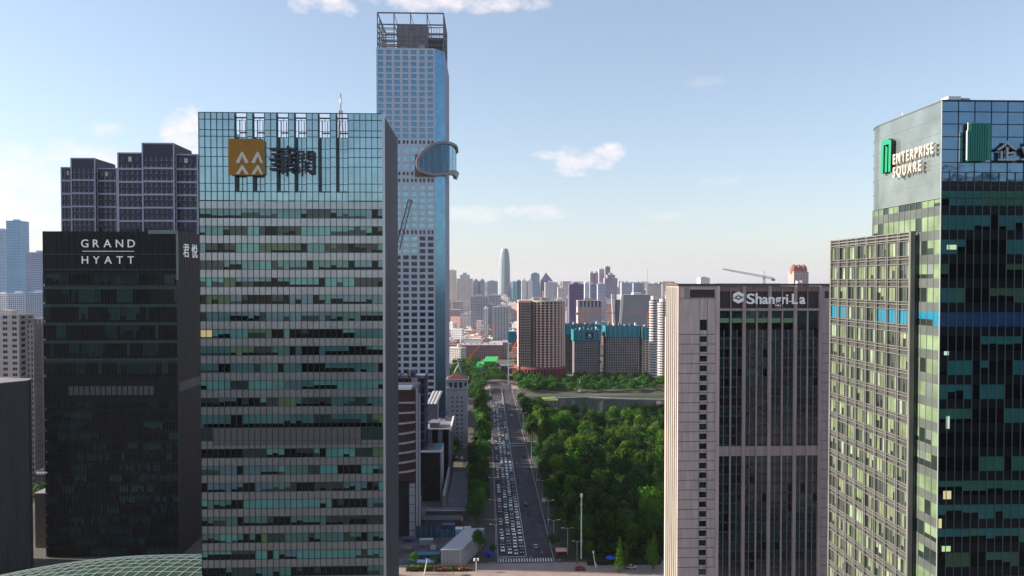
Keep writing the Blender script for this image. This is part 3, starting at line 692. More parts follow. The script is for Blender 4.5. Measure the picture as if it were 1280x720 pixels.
# ------------------------------------------------------------------ pale stone hotel
def stone_hotel():
    D0, D1 = 240, 256.5; zt = gz(355.5, D0); x = lambda p: gx(p, D0); x0, x1 = x(848), x(1042)
    root = thing('stone_hotel', 'pale pink stone hotel slab with dark glazed centre and white gothic lettering', 'hotel', ((x0+x1)/2, 248, 0))
    st = mat('pink_stone', (.76, .57, .51), .6, var=.16, vscale=.9, zs=.12); st2 = mat('pink_stone_shaded', (.52, .38, .36), .6, var=.16, vscale=.9, zs=.1); lt = mat('cream_stone', (.4, .36, .32), .6, var=.15, vscale=.7, zs=.1)  # front stone tinted for warm reflected light, shaded copy darker in colour
    br = mat('sign_recess', (.075, .05, .048), .6, var=.2); F = front(0, D0)
    dk = glass('hotel_pane', (.012, .022, .026), 2.0, rough=.06, var=.5, bump=.05, bscale=.5); tl = glass('hotel_pane_teal', (.015, .05, .055), 2.0, rough=.08, var=.5, bump=.05, bscale=.5); bk = glass('hotel_pane_open', (.004, .005, .006), 1.4)
    core = MB(); core.box(x0+.3, x1-.2, D0+.8, D1-.3, 0, zt-1.6, bk); core.build('core', root)
    rf = MB(); rf.box(x0-.3, x1, D0-.45, D0+.3, zt-.5, zt+.25, mat('cornice_dark', (.12, .1, .1), .6)); rf.box(x0-.3, x0+.4, D0+.3, D1, zt-.5, zt+.25, mat('cornice_dark', (0, 0, 0)))
    rf.box(x0+.5, x1-.2, D0+.4, D1-.3, zt-1.5, zt-1, roof_m)
    rf.build('roof', root)
    vent = MB(); vent.box(x(881), x(893), D0+5, D0+9, zt-1, gz(347, D0+5), white_p); vent.box(x(884), x(890), D0+6, D0+8, gz(347, D0+5), gz(346, D0+5), steel)
    for a in (1003, 1008): vent.tube([(x(a), D0+4, zt-1), (x(a), D0+4, zt+1.2)], .6, white_p, 8)
    vent.box(x(905), x(985), D0+6, D0+12, zt-1, zt+.3, concrete); vent.build('rooftop_plant', root)
    w = MB(); a, b = x0, x(897.5); zwin = []
    cl, cr_ = x(875.3), x(884.2)
    fh = 12.36*D0/FPX; z = gz(418.5, D0)
    w.box(a, cl, D0, D0+.8, 0, zt-.5, st); w.box(cr_, b, D0, D0+.8, 0, zt-.5, st)
    w.box(cl, cr_, D0, D0+.799, gz(400, D0), zt-.5, st); zwin.append((gz(413.5, D0), gz(400, D0))); zp = gz(413.5, D0)
    k = 0
    while z > 3:
        top = z-.35*fh*.55; bot = top-fh*.62
        w.box(cl, cr_, D0, D0+.799, top, zp, st); zwin.append((bot, top)); zp = bot; z -= fh
    w.box(cl, cr_, D0, D0+.799, 0, zp, st)
    w.build('stone_wall', root)
    gr = MB(); z = gz(418.5, D0)
    while z > 0:
        gr.box(a+.02, b-.6, D0-.045, D0, z-.09, z+.09, mat('groove_shadow', (.16, .11, .1), .8)); z -= fh
    gr.box(a+.02, b-.6, D0-.045, D0, gz(373.5, D0)-.06, gz(373.5, D0)+.06, mat('groove_shadow', (0, 0, 0)))
    gr.box(cl-.15, cl-.03, D0-.044, D0, 0, gz(373.5, D0)-.06, mat('groove_shadow', (0, 0, 0))); gr.box(cr_+.03, cr_+.15, D0-.044, D0, 0, gz(373.5, D0)-.06, mat('groove_shadow', (0, 0, 0)))
    gr.build('wall_joints', root)
    rp = MB(); rp.box(x(862.5), x(893.5), D0-.06, D0, gz(372.3, D0), gz(362, D0), br); rp.build('recessed_panel', root)
    rp = MB(); rp.box(x(854.8), x(861), D0-.3, D0, gz(372.5, D0), gz(359.5, D0), lt); rp.build('stone_block', root)
    windows(root, F, [(cl+.05, cr_-.05, p, q) for p, q in zwin], bk, mat('bronze_frame', (.06, .05, .05), .5), d=-.4, mullions=1, pick=lambda i, z: tl if i % 3 == 1 else dk)
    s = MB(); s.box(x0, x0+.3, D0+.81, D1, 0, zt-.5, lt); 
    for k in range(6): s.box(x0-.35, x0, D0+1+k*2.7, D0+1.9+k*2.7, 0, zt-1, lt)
    s.build('side_wall', root)
    s = MB(); s.box(x0+1.2, x0+7, D1+.1, D1+6, 0, zt-12, st); s.build('rear_wing', root)
    # glazed centre, four bays of two
    px = [897.5, 930.3, 962.3, 994.3, 1025.5]; zs = gz(387.2, D0)
    p = MB(); p2 = MB()
    for i, q in enumerate(px):
        wd = 1.0 if i < 4 else .9
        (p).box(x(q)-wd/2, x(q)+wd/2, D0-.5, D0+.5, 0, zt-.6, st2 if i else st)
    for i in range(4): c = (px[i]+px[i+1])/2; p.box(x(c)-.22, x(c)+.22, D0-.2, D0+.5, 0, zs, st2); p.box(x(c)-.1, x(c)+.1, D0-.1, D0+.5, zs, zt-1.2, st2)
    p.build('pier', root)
    sgz = MB(); sgz.box(x(897.5), x(1025), D0+.5, D0+.8, zs, zt-.6, br)
    for i in range(4):
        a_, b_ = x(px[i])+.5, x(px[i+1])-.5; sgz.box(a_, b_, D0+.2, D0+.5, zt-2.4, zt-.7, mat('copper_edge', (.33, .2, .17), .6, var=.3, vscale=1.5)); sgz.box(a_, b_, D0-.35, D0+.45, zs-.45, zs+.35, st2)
    sgz.build('sign_band', root)
    rng = random.Random(8)
    for i in range(4):
        for h in range(2):
            c = (px[i]+px[i+1])/2; a_, b_ = (px[i], c) if h == 0 else (c, px[i+1]); a_, b_ = x(a_)+.3, x(b_)-.3
            m = MB(); wm_ = (a_+b_)/2
            # tall top row
            t0, t1 = gz(411.5, D0), gz(389, D0)
            lo_ = t0+(t1-t0)*.33; 
            m.quad(a_, b_, -.4, lo_, t1, tl, F); m.quad(a_, b_, -.4, t0, lo_, bk if i < 3 else dk, F)
            if i < 3: m.quad(a_+.3, b_-.3, -.37, lo_, lo_+1.5, mat('green_lit', (.1, .2, .1), .5, emit=(.5, .9, .55, .03)), F)
            z = gz(413, D0); row = 0
            while z > 2:
                mt = dk if rng.random() < .55 else tl
                if row in (12,): 
                    m.box(a_, b_, D0+.1, D0+.4, z-fh, z, st2)
                else:
                    m.quad(a_, wm_, -.4, z-fh*.78, z, mt, F); m.quad(wm_, b_, -.4, z-fh*.78, z, mt if rng.random() < .7 else (bk if rng.random() < .5 else tl), F); m.quad(a_, b_, -.35, z-fh, z-fh*.78, mat('dark_band', (.035, .045, .05), .4, ior=1.6), F)
                z -= fh; row += 1
            m.box(wm_-.06, wm_+.06, D0+.2, D0+.38, 2, gz(413, D0), st2)
            m.build('window_bay', root)
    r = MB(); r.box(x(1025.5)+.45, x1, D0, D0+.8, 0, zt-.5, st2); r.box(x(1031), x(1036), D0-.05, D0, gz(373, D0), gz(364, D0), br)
    z = gz(418.5, D0)
    while z > 0: r.box(x(1025.5)+.5, x1-.02, D0-.04, D0, z-.08, z+.08, mat('groove_shadow', (0, 0, 0))); z -= fh
    r.build('stone_wall', root)
    sg = thing('name_sign', 'white gothic lettering with a rounded hexagonal emblem at the top of the stone hotel', 'sign', (x(960), D0-.6, gz(381, D0)))
    wl = mat('letter_white', (0, 0, 0))
    lt_ = [('S', 932.5, 942.5, 13.2), ('h', 943.8, 951, 13.8), ('a', 952, 959, 8.8), ('n', 960, 967, 8.8), ('g', 968.3, 975, 8.8), ('r', 977, 981, 8.8), ('i', 981.8, 984, 12), ('-', 985.3, 988, 0), ('L', 989, 996, 13), ('a', 998.5, 1005.5, 8.8)]
    for c, a_, b_, h in lt_:
        me, mx0, mx1, my0, my1 = char_mesh(c, 1, wl, .08, .014)
        hh = h if h else 1.6
        sc = (x(b_)-x(a_))/(mx1-mx0); top = my1
        if c == 'g': sz = hh*1.5*D0/FPX/(my1-my0); base = 0
        elif c == '-': sz = 1.6*D0/FPX/(my1-my0)*.8
        else: sz = hh*D0/FPX/(my1-my0)
        for v in me.vertices: v.co.x = (v.co.x-mx0)*sc; v.co.y = (v.co.y-(0 if c in 'g-' else my0))*sz; v.co.z = v.co.z*2.5
        # broad nib serifs
        o = bpy.data.objects.new('letter', me); C.objects.link(o); o.parent = sg
        o.matrix_parent_inverse = Matrix.Translation(-parent_loc(sg))
        zz = gz(380.3, D0) if c != '-' else gz(376.4, D0)-.28*sz
        o.matrix_basis = Matrix.Translation((x(a_), D0-.75, zz)) @ Matrix.Rotation(math.pi/2, 4, 'X')
    m = MB(); cxp, cyp = 922.3, 372
    hexo = [(-6.4, -4.2), (0, -7.6), (6.4, -4.2), (6.4, -.5), (3.5, -.5), (0, -2.8), (-3.3, -.5), (-6.4, 1.0)]
    def hp(dx, dy): return (x(cxp+dx), D0-.75, gz(cyp+dy, D0))
    def slab(pts):
        f = [hp(*q) for q in pts]; b_ = [(p_[0], p_[1]+.2, p_[2]) for p_ in f]; m.face(f, wl)
        for i in range(len(f)): j = (i+1) % len(f); m.face([f[i], f[j], b_[j], b_[i]], wl)
    slab([(-6.4, -4.4), (0, -7.6), (0, -3.2), (-3.6, -1.2), (-6.4, 1.2)]); slab([(0, -7.6), (6.4, -4.4), (6.4, -.9), (3.6, -1.2), (0, -3.2)])
    slab([(6.4, -.6), (6.4, 4.4), (0, 7.8), (0, 3.4), (3.6, 1.4)]); slab([(0, 7.8), (-6.4, 4.4), (-6.4, 1.4), (-3.6, 1.4), (0, 3.4)]); slab([(-2.6, 0), (0, -1.4), (2.6, 0), (0, 1.4)][:4])
    m.build('emblem', sg)
stone_hotel()

# ------------------------------------------------------------------ glass tower with green signs, and its stone framed wing
def sign_tower():
    D0 = 116; x0 = gx(1175, D0); x1 = x0+50; zt = gz(120.5, D0); D1 = yfor(1091.5, x0)+6.3; n = 36; cw = 50/n
    root = thing('office_tower', 'dark blue and green glass tower with rounded far corner and green arch signs', 'office tower', (x0+25, D0+20, 0))
    pb = glass('indigo_glass', (.13, .23, .33), 1.75, metal=.75, rough=.08, bump=.04); pg = glass('deep_green_pane', (.035, .13, .095), 1.5, rough=.08); pt = glass('deep_teal_pane', (.02, .13, .13), 1.5, rough=.12)
    dk = glass('deep_dark_pane', (.002, .004, .006), 1.3, rough=.05); sp_m = glass('deep_spandrel', (.006, .011, .015), 1.35, rough=.15)
    cyan = glass('cyan_film', (.006, .05, .14), 1.5, rough=.2); fr = mat('tower_mullion', (.09, .12, .12), .5); frd = mat('tower_mullion_dark', (.03, .04, .055), .4, metal=.5)
    pg2 = glass('olive_pane', (.05, .1, .06), 1.5, rough=.1)
    F = front(x0, D0); zcr = gz(212, D0); fh = 31*D0/FPX
    cv = 8.0                                                    # the far corner of the left face is rounded
    arc = [(x0+cv-cv*math.cos(R(a)), D1-cv+cv*math.sin(R(a))) for a in range(0, 91, 15)]
    outl = [(x0, D0)]+arc+[(x1, D1), (x1, D0)]
    ins = [(x0+.4, D0+.4)]+[(x0+.4+(p[0]-x0)*.95, p[1]-.4) for p in arc]+[(x1-.4, D1-.4), (x1-.4, D0+.4)]
    c = MB(); c.prism(ins, 0, zt-2, dk, roof_m); c.build('core', root)
    rows = []; zc = gz(307.5, D0)+2*fh
    z = zc
    while z > 2: rows.append((z-fh*.3, z+fh*.3)); z -= fh
    blue_i = min(range(len(rows)), key=lambda i: abs(sum(rows[i])/2-gz(399, D0)))
    def pick(bi, i, r):
        if bi == blue_i and i < 20: return cyan, cyan if r.random() < .7 else dk
        q = r.random()
        if r.random() < .5: return ((pg, dk, pt, dk, pg2, pt)[(bi*5+bi//2) % 6], dk)
        return (pg if q < .38 else pt if q < .64 else dk if q < .88 else sp_m), dk
    window_rows(root, F, 0, cw, n, rows, pick, d=0, openp=.35)
    for a, b in rows:
        m = MB(); m.quad(0, n*cw, .02, b, b+fh*.4, sp_m, F); m.build('spandrel', root)
    m = MB(); m.quad(0, n*cw, 0, rows[0][1]+fh*.4, zt, pb, F); m.build('crown_screen', root)
    g = MB()
    for i in range(n+1): g.box(i*cw-.04, i*cw+.04, .03, .14, 0, zcr, fr, F)
    for i in range(0, n+1, 2): g.box(i*cw-.03, i*cw+.03, .03, .1, zcr, zt, frd, F)
    for y in (134.7, 150.5, 166.7, 183, 199.5, 212, 229, 245): g.box(0, n*cw, .03, .13, gz(y, D0)-.05, gz(y, D0)+.05, frd, F)
    g.box(0, n*cw, -.3, .1, zt-.15, zt+.12, frd, F)
    g.build('mullion_grid', root)
    # sunlit side, sun also put into its brighter blind and pane colours
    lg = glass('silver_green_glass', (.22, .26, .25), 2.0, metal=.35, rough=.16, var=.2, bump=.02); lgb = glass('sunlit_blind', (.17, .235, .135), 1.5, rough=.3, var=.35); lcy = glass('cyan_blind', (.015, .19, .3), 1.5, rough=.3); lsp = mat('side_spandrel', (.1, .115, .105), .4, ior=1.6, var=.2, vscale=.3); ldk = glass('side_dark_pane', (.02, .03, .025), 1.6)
    segs = [(x0, D0)]+arc; side = MB(); rnd = random.Random(4)
    def wallseg(mb, p, q, z0, z1, mt, off=0):
        dx, dy = q[0]-p[0], q[1]-p[1]; L_ = math.hypot(dx, dy); nx, ny = -dy/L_, dx/L_
        P = [(p[0]+nx*off, p[1]+ny*off), (q[0]+nx*off, q[1]+ny*off)]
        mb.face([(*P[0], z0), (*P[0], z1), (*P[1], z1), (*P[1], z0)], mt)
    ys = [D0+i*(D1-cv-D0)/11 for i in range(12)]; strips = [((x0, ys[i]), (x0, ys[i+1])) for i in range(11)]+[(arc[i], arc[i+1]) for i in range(len(arc)-1)]
    top = MB(); zb = rows[0][1]+.2
    for (p, q) in strips: wallseg(top, p, q, gz(245, D0), zt, lg)
    top.build('side_crown_screen', root)
    for ri, (a, b) in enumerate(rows):
        if b > gz(246, D0): b = gz(246, D0)
        if a > b: continue
        m = MB(); f = 0
        for si, (p, q) in enumerate(strips):
            mt = lcy if (ri == blue_i and si < 8) else (lgb if rnd.random() < .72 else lg if rnd.random() < .5 else ldk)
            if rnd.random() < .4: f = rnd.choice([0, 0, .3, .45, 1]) 
            zz = a+(b-a)*f
            if f: wallseg(m, p, q, a, zz, ldk)
            if f < 1: wallseg(m, p, q, zz, b, mt)
        m.build('window_row', root)
        m = MB()
        for (p, q) in strips: wallseg(m, p, q, a-fh*.4, a, lsp, .02)
        m.build('spandrel', root)
    g = MB(); frs = mat('side_mullion', (.22, .23, .22), .4, metal=.4)
    for (p, q) in strips: g.tube([(p[0]-.05, p[1], 0), (p[0]-.05, p[1], gz(245, D0))], .05, frs, 4)
    for y in (141, 161, 181, 201, 222, 245):
        for (p, q) in strips: g.tube([(p[0]-.03, p[1], gz(y, D0)), (q[0]-.03, q[1]+.02, gz(y, D0))], .035, mat('side_line', (.25, .28, .27), .5), 4)
    for (p, q) in strips: g.tube([(p[0], p[1], zt), (q[0], q[1], zt)], .14, frs, 4)
    g.tube([(x0-.02, D0-.02, 0), (x0-.02, D0-.02, zt)], .09, mat('corner_bright', (.6, .65, .62), .3, metal=.3), 5)
    g.build('side_mullion_grid', root)
    m = MB(); m.box(x0+3, x0+5.2, D0+3, D0+5, zt-2, zt+1.5, white_p); m.tube([(x0+3.8, D0+3.6, zt-.5), (x0+3.8, D0+3.6, zt+1.2), (x0+1.2, D0+2.4, zt+.1)], .35, white_p, 6); m.tube([(x0+5.4, D0+3.5, zt+.8), (x0+6.8, D0+3.5, zt+.8)], .55, steel, 8); m.build('cleaning_cradle', root)
    m = MB(); m.tube([(x0+1, D0+12, zt-1.2), (x0+.4, D0+12, zt+.9), (x0-.3, D0+12.3, zt+1.1)], .12, white_p, 5); m.build('davit', root)
    for (p0, p1, q0, q1, c) in ((1184.5, 1189, 524, 540, (.8, 1, .8)), (1182, 1192, 619.5, 630, (1, .85, .4)), (1176.5, 1180.5, 655, 667, (1, .95, .35)), (1181, 1192, 690, 697, (.7, 1, .5)), (1183, 1195, 305, 311, (.75, 1, .6)), (1181, 1187, 441, 446, (.8, 1, .9))):
        m = MB(); lm_ = mat('lit_%d' % int(p0*3+q0), tuple(.3*v for v in c), .5, emit=(*c, .32)); m.quad(gx(p0, D0)-x0, gx(p1, D0)-x0, .021, gz(q1, D0), gz(q0, D0), lm_, F); m.build('lit_window', root)
    # signs
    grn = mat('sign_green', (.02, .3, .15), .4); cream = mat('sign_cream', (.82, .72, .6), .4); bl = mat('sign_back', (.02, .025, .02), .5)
    FL = leftf(x0, 0); yy = lambda px: yfor(px, x0-.6)
    s = thing('arch_sign', 'bright green arch shaped sign on the sunlit side of the glass tower', 'sign', (x0-.5, D0+12, gz(215, 128)))
    def zat(py, px): Y = yy(px); return gz(py, Y)
    def slabL(mb, pts, d0, d1, mt, mt2=None):
        f = [(x0-d1, yy(p[0]), zat(p[1], p[0])) for p in pts]; b = [(x0-d0, q[1], q[2]) for q in f]; mb.face(f, mt)
        for i in range(len(f)): j = (i+1) % len(f); mb.face([f[i], f[j], b[j], b[i]], mt2 or mt)
    m = MB()
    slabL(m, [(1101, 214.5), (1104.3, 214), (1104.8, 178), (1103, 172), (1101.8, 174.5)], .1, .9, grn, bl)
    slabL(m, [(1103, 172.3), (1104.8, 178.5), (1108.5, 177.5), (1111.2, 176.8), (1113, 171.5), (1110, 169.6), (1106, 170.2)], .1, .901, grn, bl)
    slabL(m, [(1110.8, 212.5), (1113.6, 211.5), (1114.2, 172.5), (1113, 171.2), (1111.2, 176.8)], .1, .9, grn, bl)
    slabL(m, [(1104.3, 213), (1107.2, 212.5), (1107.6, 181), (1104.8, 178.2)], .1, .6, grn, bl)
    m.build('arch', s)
    s = thing('word_sign', 'cream capital letters in two lines beside the bright green arch sign', 'sign', (x0-.5, D0+5, gz(205, 120)))
    sz = 13.2*D0/FPX*1.08
    ya, yb_ = yy(1117), yy(1167.3)                              # far and near end of the line
    letters(s, 'ENTERPRISE', leftf(x0, 0), yb_, ya, gz(183.5, D0+1)-.6, sz*1.03, .75, cream, ext=.22, off=.012, sx=.66)
    letters(s, 'SQUARE', leftf(x0, 0), yy(1152), ya, gz(183.5, D0+1)-.6-sz*1.28, sz*1.03, .75, cream, ext=.22, off=.012, sx=.66)
    s = thing('arch_sign', 'dark green ribbed arch sign on the shaded front of the glass tower', 'sign', (gx(1216, D0), D0-.6, gz(199, D0)))
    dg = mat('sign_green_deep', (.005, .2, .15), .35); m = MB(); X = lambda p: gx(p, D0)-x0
    m.box(X(1201.8), X(1202.6), .75, 1.0, gz(197.5, D0), gz(160, D0), cream, F); m.box(X(1203.2), X(1203.9), .75, .9, gz(160, D0), gz(150, D0), cream, F)
    m.build('edge_strip', s); m = MB()
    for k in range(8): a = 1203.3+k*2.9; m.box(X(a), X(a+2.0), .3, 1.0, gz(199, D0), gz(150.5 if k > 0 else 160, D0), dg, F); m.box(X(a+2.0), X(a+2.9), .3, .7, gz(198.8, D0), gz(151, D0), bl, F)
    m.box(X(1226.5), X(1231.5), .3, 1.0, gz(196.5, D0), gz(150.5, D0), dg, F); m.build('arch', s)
    s = thing('character_sign', 'pale Chinese characters along the shaded front beside the ribbed arch sign', 'sign', (gx(1262, D0), D0-.6, gz(199, D0)))
    cw_ = 25*D0/FPX
    pc = mat('character_pale', (.45, .46, .48), .4)
    for i, ch in enumerate('企业广场'):
        a = X(1240+i*30); letters(s, ch, F, a, a+cw_, gz(196.5, D0), cw_*.8, .75, pc, ext=.15, off=.012, name='character')
        letters(s, ch, F, a+.12, a+cw_+.12, gz(197.3, D0), cw_*.8, .45, bl, ext=.15, off=.02, name='character_return')  # dark offset copy drawn as the character's cast shadow
    # ---- wing
    xw = x0-.9; Y0, Y1 = yfor(1138, xw-.5), yfor(1038.3, xw-.5); zw = gz(287.5, Y0)
    wr = thing('office_wing', 'lower block with pale stone grid and green blinds joined to the glass tower', 'office building', (x0+8, (Y0+Y1)/2, 0))
    fs = mat('wing_stone', (.18, .178, .165), .6, var=.2, vscale=.9, zs=.15); F = leftf(xw, Y0); W = Y1-Y0; nb = 8; bw = W/nb
    b = MB(); b.box(xw+.45, xw+30, D1+.1, Y1, 0, zw-1.6, ldk); b.box(xw+.45, x0-.02, Y0, D1+.1, 0, zw-1.6, ldk); b.build('core', wr)
    b = MB(); b.box(xw+.5, xw+30, D1+.2, Y1-.1, zw-1.5, zw-1.2, roof_m); b.build('roof', wr)
    f1 = glass('wing_blind', (.165, .21, .115), 1.5, rough=.35, var=.35); f2 = glass('wing_blind_pale', (.26, .33, .22), 1.5, rough=.3, var=.3); f3 = glass('wing_pane_grey', (.05, .065, .055), 1.8, rough=.06, var=.3, bump=.05); 
    fr_ = MB(); nfl = 32; fhw = fh; rnd = random.Random(12)
    for i in range(nb+1):
        u = min(W, max(0, i*bw)); 
        for o_ in (-.34, .16): fr_.box(max(0, u+o_), min(W, u+o_+.18), .35, .62, 0, zw-.1, fs, F)
        fr_.box(max(0, u-.16), min(W, u+.16), .3, .42, 0, zw-.2, fs, F)
    zc = rows[2][0]+fh*.3
    z = zw; zt_w = sum(rows[2])/2
    k = 0
    while zt_w-k*fh > 2:
        c_ = zt_w-k*fh; a, b_ = c_-fh*.30, c_+fh*.30
        for q in (a-.12, a-.62, b_+.12): fr_.box(.01, W-.01, .352, .56, q-.06, q+.06, fs, F)
        m = MB()
        m.quad(0, W, .29, a-fh*.4, a, mat('wing_spandrel', (.06, .065, .055), .6, var=.15), F)
        for i in range(nb):
            for h in range(3):
                u0_ = i*bw+.34+h*(bw-.68)/3; u1_ = u0_+(bw-.68)/3; q = rnd.random(); lo = rnd.choice([0, 0, 0, .3, .6]) if rnd.random() < .5 else 0
                mt = f1 if q < .45 else f2 if q < .6 else f3 if q < .85 else ldk
                if abs(c_-gz(399, D0)) < 1.5 and (i in (0, 1, 2, 6, 7)): mt = lcy; lo = 0
                if lo: m.quad(u0_, u1_, .3, a, a+(b_-a)*lo, ldk, F)
                m.quad(u0_, u1_, .3, a+(b_-a)*lo, b_, mt, F)
                if h: m.box(u0_-.05, u0_+.05, .302, .38, a, b_, fs, F)
        m.build('window_row', wr); k += 1
    for q in (zw-.15, zw-1.3, zw-.7): fr_.box(0, W, .33, .6, q-.1, q+.1, fs, F)
    fr_.quad(0, W, .3, zt_w+fh*.3, zw-.1, mat('wing_spandrel', (.06, .065, .055)), F)
    fr_.build('stone_grid', wr)
    e = MB(); e.box(-.02, .35, -.3, .64, 0, zw, fs, F); e.box(W-.35, W+.02, -.3, .64, 0, zw, fs, F); e.build('corner_pier', wr)
sign_tower()
# ------------------------------------------------------------------ buildings round the hotel
def block(name, label, cat, x0, x1, y0, y1, zt, wall_m, glz, cols, rows, pier, band, z0=0, depth=.5, side=None, sc=None, roof=True, group=None, windows_as_parts=False, base=0, parapet=1.0, frame=None):
    root = thing(name, label, cat, ((x0+x1)/2, (y0+y1)/2, 0), group)
    c = MB(); c.box(x0+.5, x1-.5, y0+.5, y1-.5, 0, zt-parapet-.1, glz); c.build('core', root)
    w = MB(); rects = []
    if base: w.box(x0, x1, y0, y0+.5, 0, base, wall_m)
    r = grid_facade(w, front(x0, y0+.5), 0, x1-x0, base, zt, cols, rows, pier, band, wall_m, .5)
    sc = sc or max(2, int((y1-y0)/((x1-x0)/cols)))
    for F, xx in ((rightf(x1-.5, y0+.5), x1), (leftf(x0+.5, y0+.5), x0)):
        if base: w.box(0, y1-y0-.5, 0, .5, 0, base, wall_m, F)
        grid_facade(w, F, 0, y1-y0-.5, base, zt, sc, rows, pier, band, side or wall_m, .499)
    w.build('wall', root)
    if windows_as_parts: windows(root, front(x0, y0+.5), r, glz, frame or wall_m, d=.1)
    rf = MB(); rf.box(x0+.5, x1-.5, y0+.5, y1-.5, zt-parapet-.1, zt-parapet, roof_m)
    q = random.Random(int(abs(x0)*13+y0)); 
    a = x0+(x1-x0)*(.25+.2*q.random()); b = a+(x1-x0)*.3; rf.box(a, b, y0+(y1-y0)*.3, y0+(y1-y0)*.65, zt-parapet, zt+2.2, wall_m)
    for k in range(3): u = x0+1+(x1-x0-3)*q.random(); v = y0+1+(y1-y0-3)*q.random(); rf.box(u, u+1.4, v, v+1.2, zt-parapet, zt+.3, concrete)
    if roof: rf.build('roof', root)
    return root
navy = mat('navy_wall', (.018, .024, .06), .6, var=.1); navy_g = glass('navy_glass', (.012, .016, .03), 1.5); lilac = mat('lilac_trim', (.37, .38, .5), .6)
def residential(px, D, tops, label, bottom_band, yg):
    """stepped residential tower: three volumes with pale string courses every second storey"""
    xs = [gx(p, D) for p in px]; root = thing('residential_tower', label, 'apartment tower', ((xs[0]+xs[-1])/2, D+10, 0))
    core = MB(); wall = MB(); trim = MB(); rects = []; crown = MB(); rf = MB()
    bp = 16.0*D/FPX
    for i in range(3):
        x0, x1, zt, y0 = xs[i], xs[i+1], gz(tops[i], D), D+(0 if i == 1 else 2.5)
        cap = 4.8*D/FPX*2.2 if i == 1 else 2.5*D/FPX*2
        core.box(x0+.5, x1-.5, y0+.5, y0+24, 0, zt-.5, navy_g)
        n = max(3, int((x1-x0)/2.4)); z0 = gz(yg, D); z0 = z0-math.floor(z0/bp)*bp
        rows = int((zt-cap-z0)/(bp/2))
        zc = z0+rows*bp/2
        r = grid_facade(wall, front(x0, y0+.5), 0, x1-x0, z0, zc, n, rows, 1.1, 1.3, navy, .45); rects += [((a, b, c, d), x0, y0) for a, b, c, d in r]
        wall.box(x0, x1, y0+.05, y0+.5, zc+.001, zt, navy); 
        for F in (rightf(x1-.5, y0+.5), leftf(x0+.5, y0+.5)): grid_facade(wall, F, 0, 22, z0, zc, 6, rows, 1.5, 1.4, navy, .45); wall.box(0, 22, 0, .45, zc+.001, zt, navy, F)
        rf.box(x0+.4, x1-.4, y0+.6, y0+22, zt-1.4, zt-.9, roof_m); rf.box((x0+x1)/2-2, (x0+x1)/2+2, y0+7, y0+13, zt-1, zt+.2, navy)
        z = z0
        while z < zc-1:
            trim.box(x0-.1, x1+.1, y0-.35, y0+.04, z-.45, z+.45, lilac); z += bp
        trim.box(x0-.2, x1+.2, y0-.2, y0+.04, zt-.5, zt+.2, lilac)
        trim.box(x0-.35, x0+.35, y0-.5, y0-.36, 0, zt, lilac); trim.box(x1-.36, x1+.33, y0-.5, y0-.36, 0, zt, lilac)
        if i != 1:
            for k in range(3): crown.box(x0+1.5+k*(x1-x0-3)/3, x0+3.2+k*(x1-x0-3)/3, y0-.05, y0+.049, zt-4.5, zt-2, mat('cream_panel', (.6, .52, .45), .7) if k == 1 else navy_g)  # cream tone painted as sky light seen through the opening
    core.build('core', root); wall.build('wall', root); trim.build('string_course', root); crown.build('roof_opening', root); rf.build('roof', root)
    rects.sort(key=lambda q: -q[0][2]); cnt = 0; rest = MB()
    wf = mat('navy_frame', (.3, .3, .36), .5); cache = {}
    for (a, b, c, d), x0, y0 in rects:
        if c < gz(300, D)-8: continue
        if cnt < 100:
            key = (round(b-a, 2), round(d-c, 2))
            if key not in cache:
                m = MB(); G = ((0, 0), (1, 0), (0, -1)); m.quad(0, b-a, 0, 0, d-c, navy_g, G); m.box(0, b-a, .01, .15, 0, .2, wf, G); m.box((b-a)/2-.07, (b-a)/2+.07, .01, .1, .2, d-c, wf, G); cache[key] = m.mesh('window')
            o = put('window', cache[key], root, (x0+a, y0+.35, c)); cnt += 1
        else: rest.quad(x0+a, x0+b, -(y0+.34), c, d, navy_g, ((0, 0), (1, 0), (0, -1)))
    if rest.f: tag(rest.build('window_field', root), kind='stuff')
residential((75.5, 91, 120.5, 145), 425, (211.5, 201, 212.5), 'shorter of the two navy apartment towers with pale string courses, behind the dark hotel', 0, 228)
residential((146.5, 180, 219, 246), 380, (193, 182, 194.5), 'taller navy apartment tower with pale string courses rising behind the dark hotel', 0, 213)

cream = mat('cream_render', (.62, .53, .49), .8, var=.12, vscale=.1); cg = glass('cream_bldg_glass', (.02, .02, .032), 1.5)
D = 418
r1 = block('cream_block', 'cream apartment block with wide paired windows at the picture edge behind the dark slab', 'apartment block', gx(-24, D), gx(23, D), D, D+14, gz(392, D), cream, cg, 4, 31, 2.6, 1.4, windows_as_parts=True)
D = 424
r2 = block('cream_block', 'cream apartment block with narrow upright windows in four columns, between two cream neighbours', 'apartment block', gx(23.4, D), gx(41, D), D, D+16, gz(403, D), cream, cg, 4, 30, .95, 1.2, windows_as_parts=True)
D = 432
r3 = block('cream_block', 'cream apartment block with square windows, partly hidden by the dark hotel edge', 'apartment block', gx(41.6, D), gx(66, D), D, D+16, gz(397, D), cream, cg, 5, 32, 1.3, 1.4, windows_as_parts=True)
rt_ = thing('dark_building', 'plain charcoal walled slab in the lower corner beside the dark hotel', 'building', (-210, 300, 0))
dkw2 = mat('charcoal_wall', (.03, .027, .037), .7, var=.3, vscale=.4, zs=.08)
pA = (gx(-60, 283), 283); pB = (gx(33.5, 303), 303); pC = (gx(37.5, 309), 309)
m = MB(); m.prism([pA, pB, pC, (pC[0]-40, pC[1]+12), (pA[0]-20, pA[1]+22)], 0, gz(472.5, 303), dkw2, roof_m); m.build('wall', rt_)
m = MB(); n_ = 14
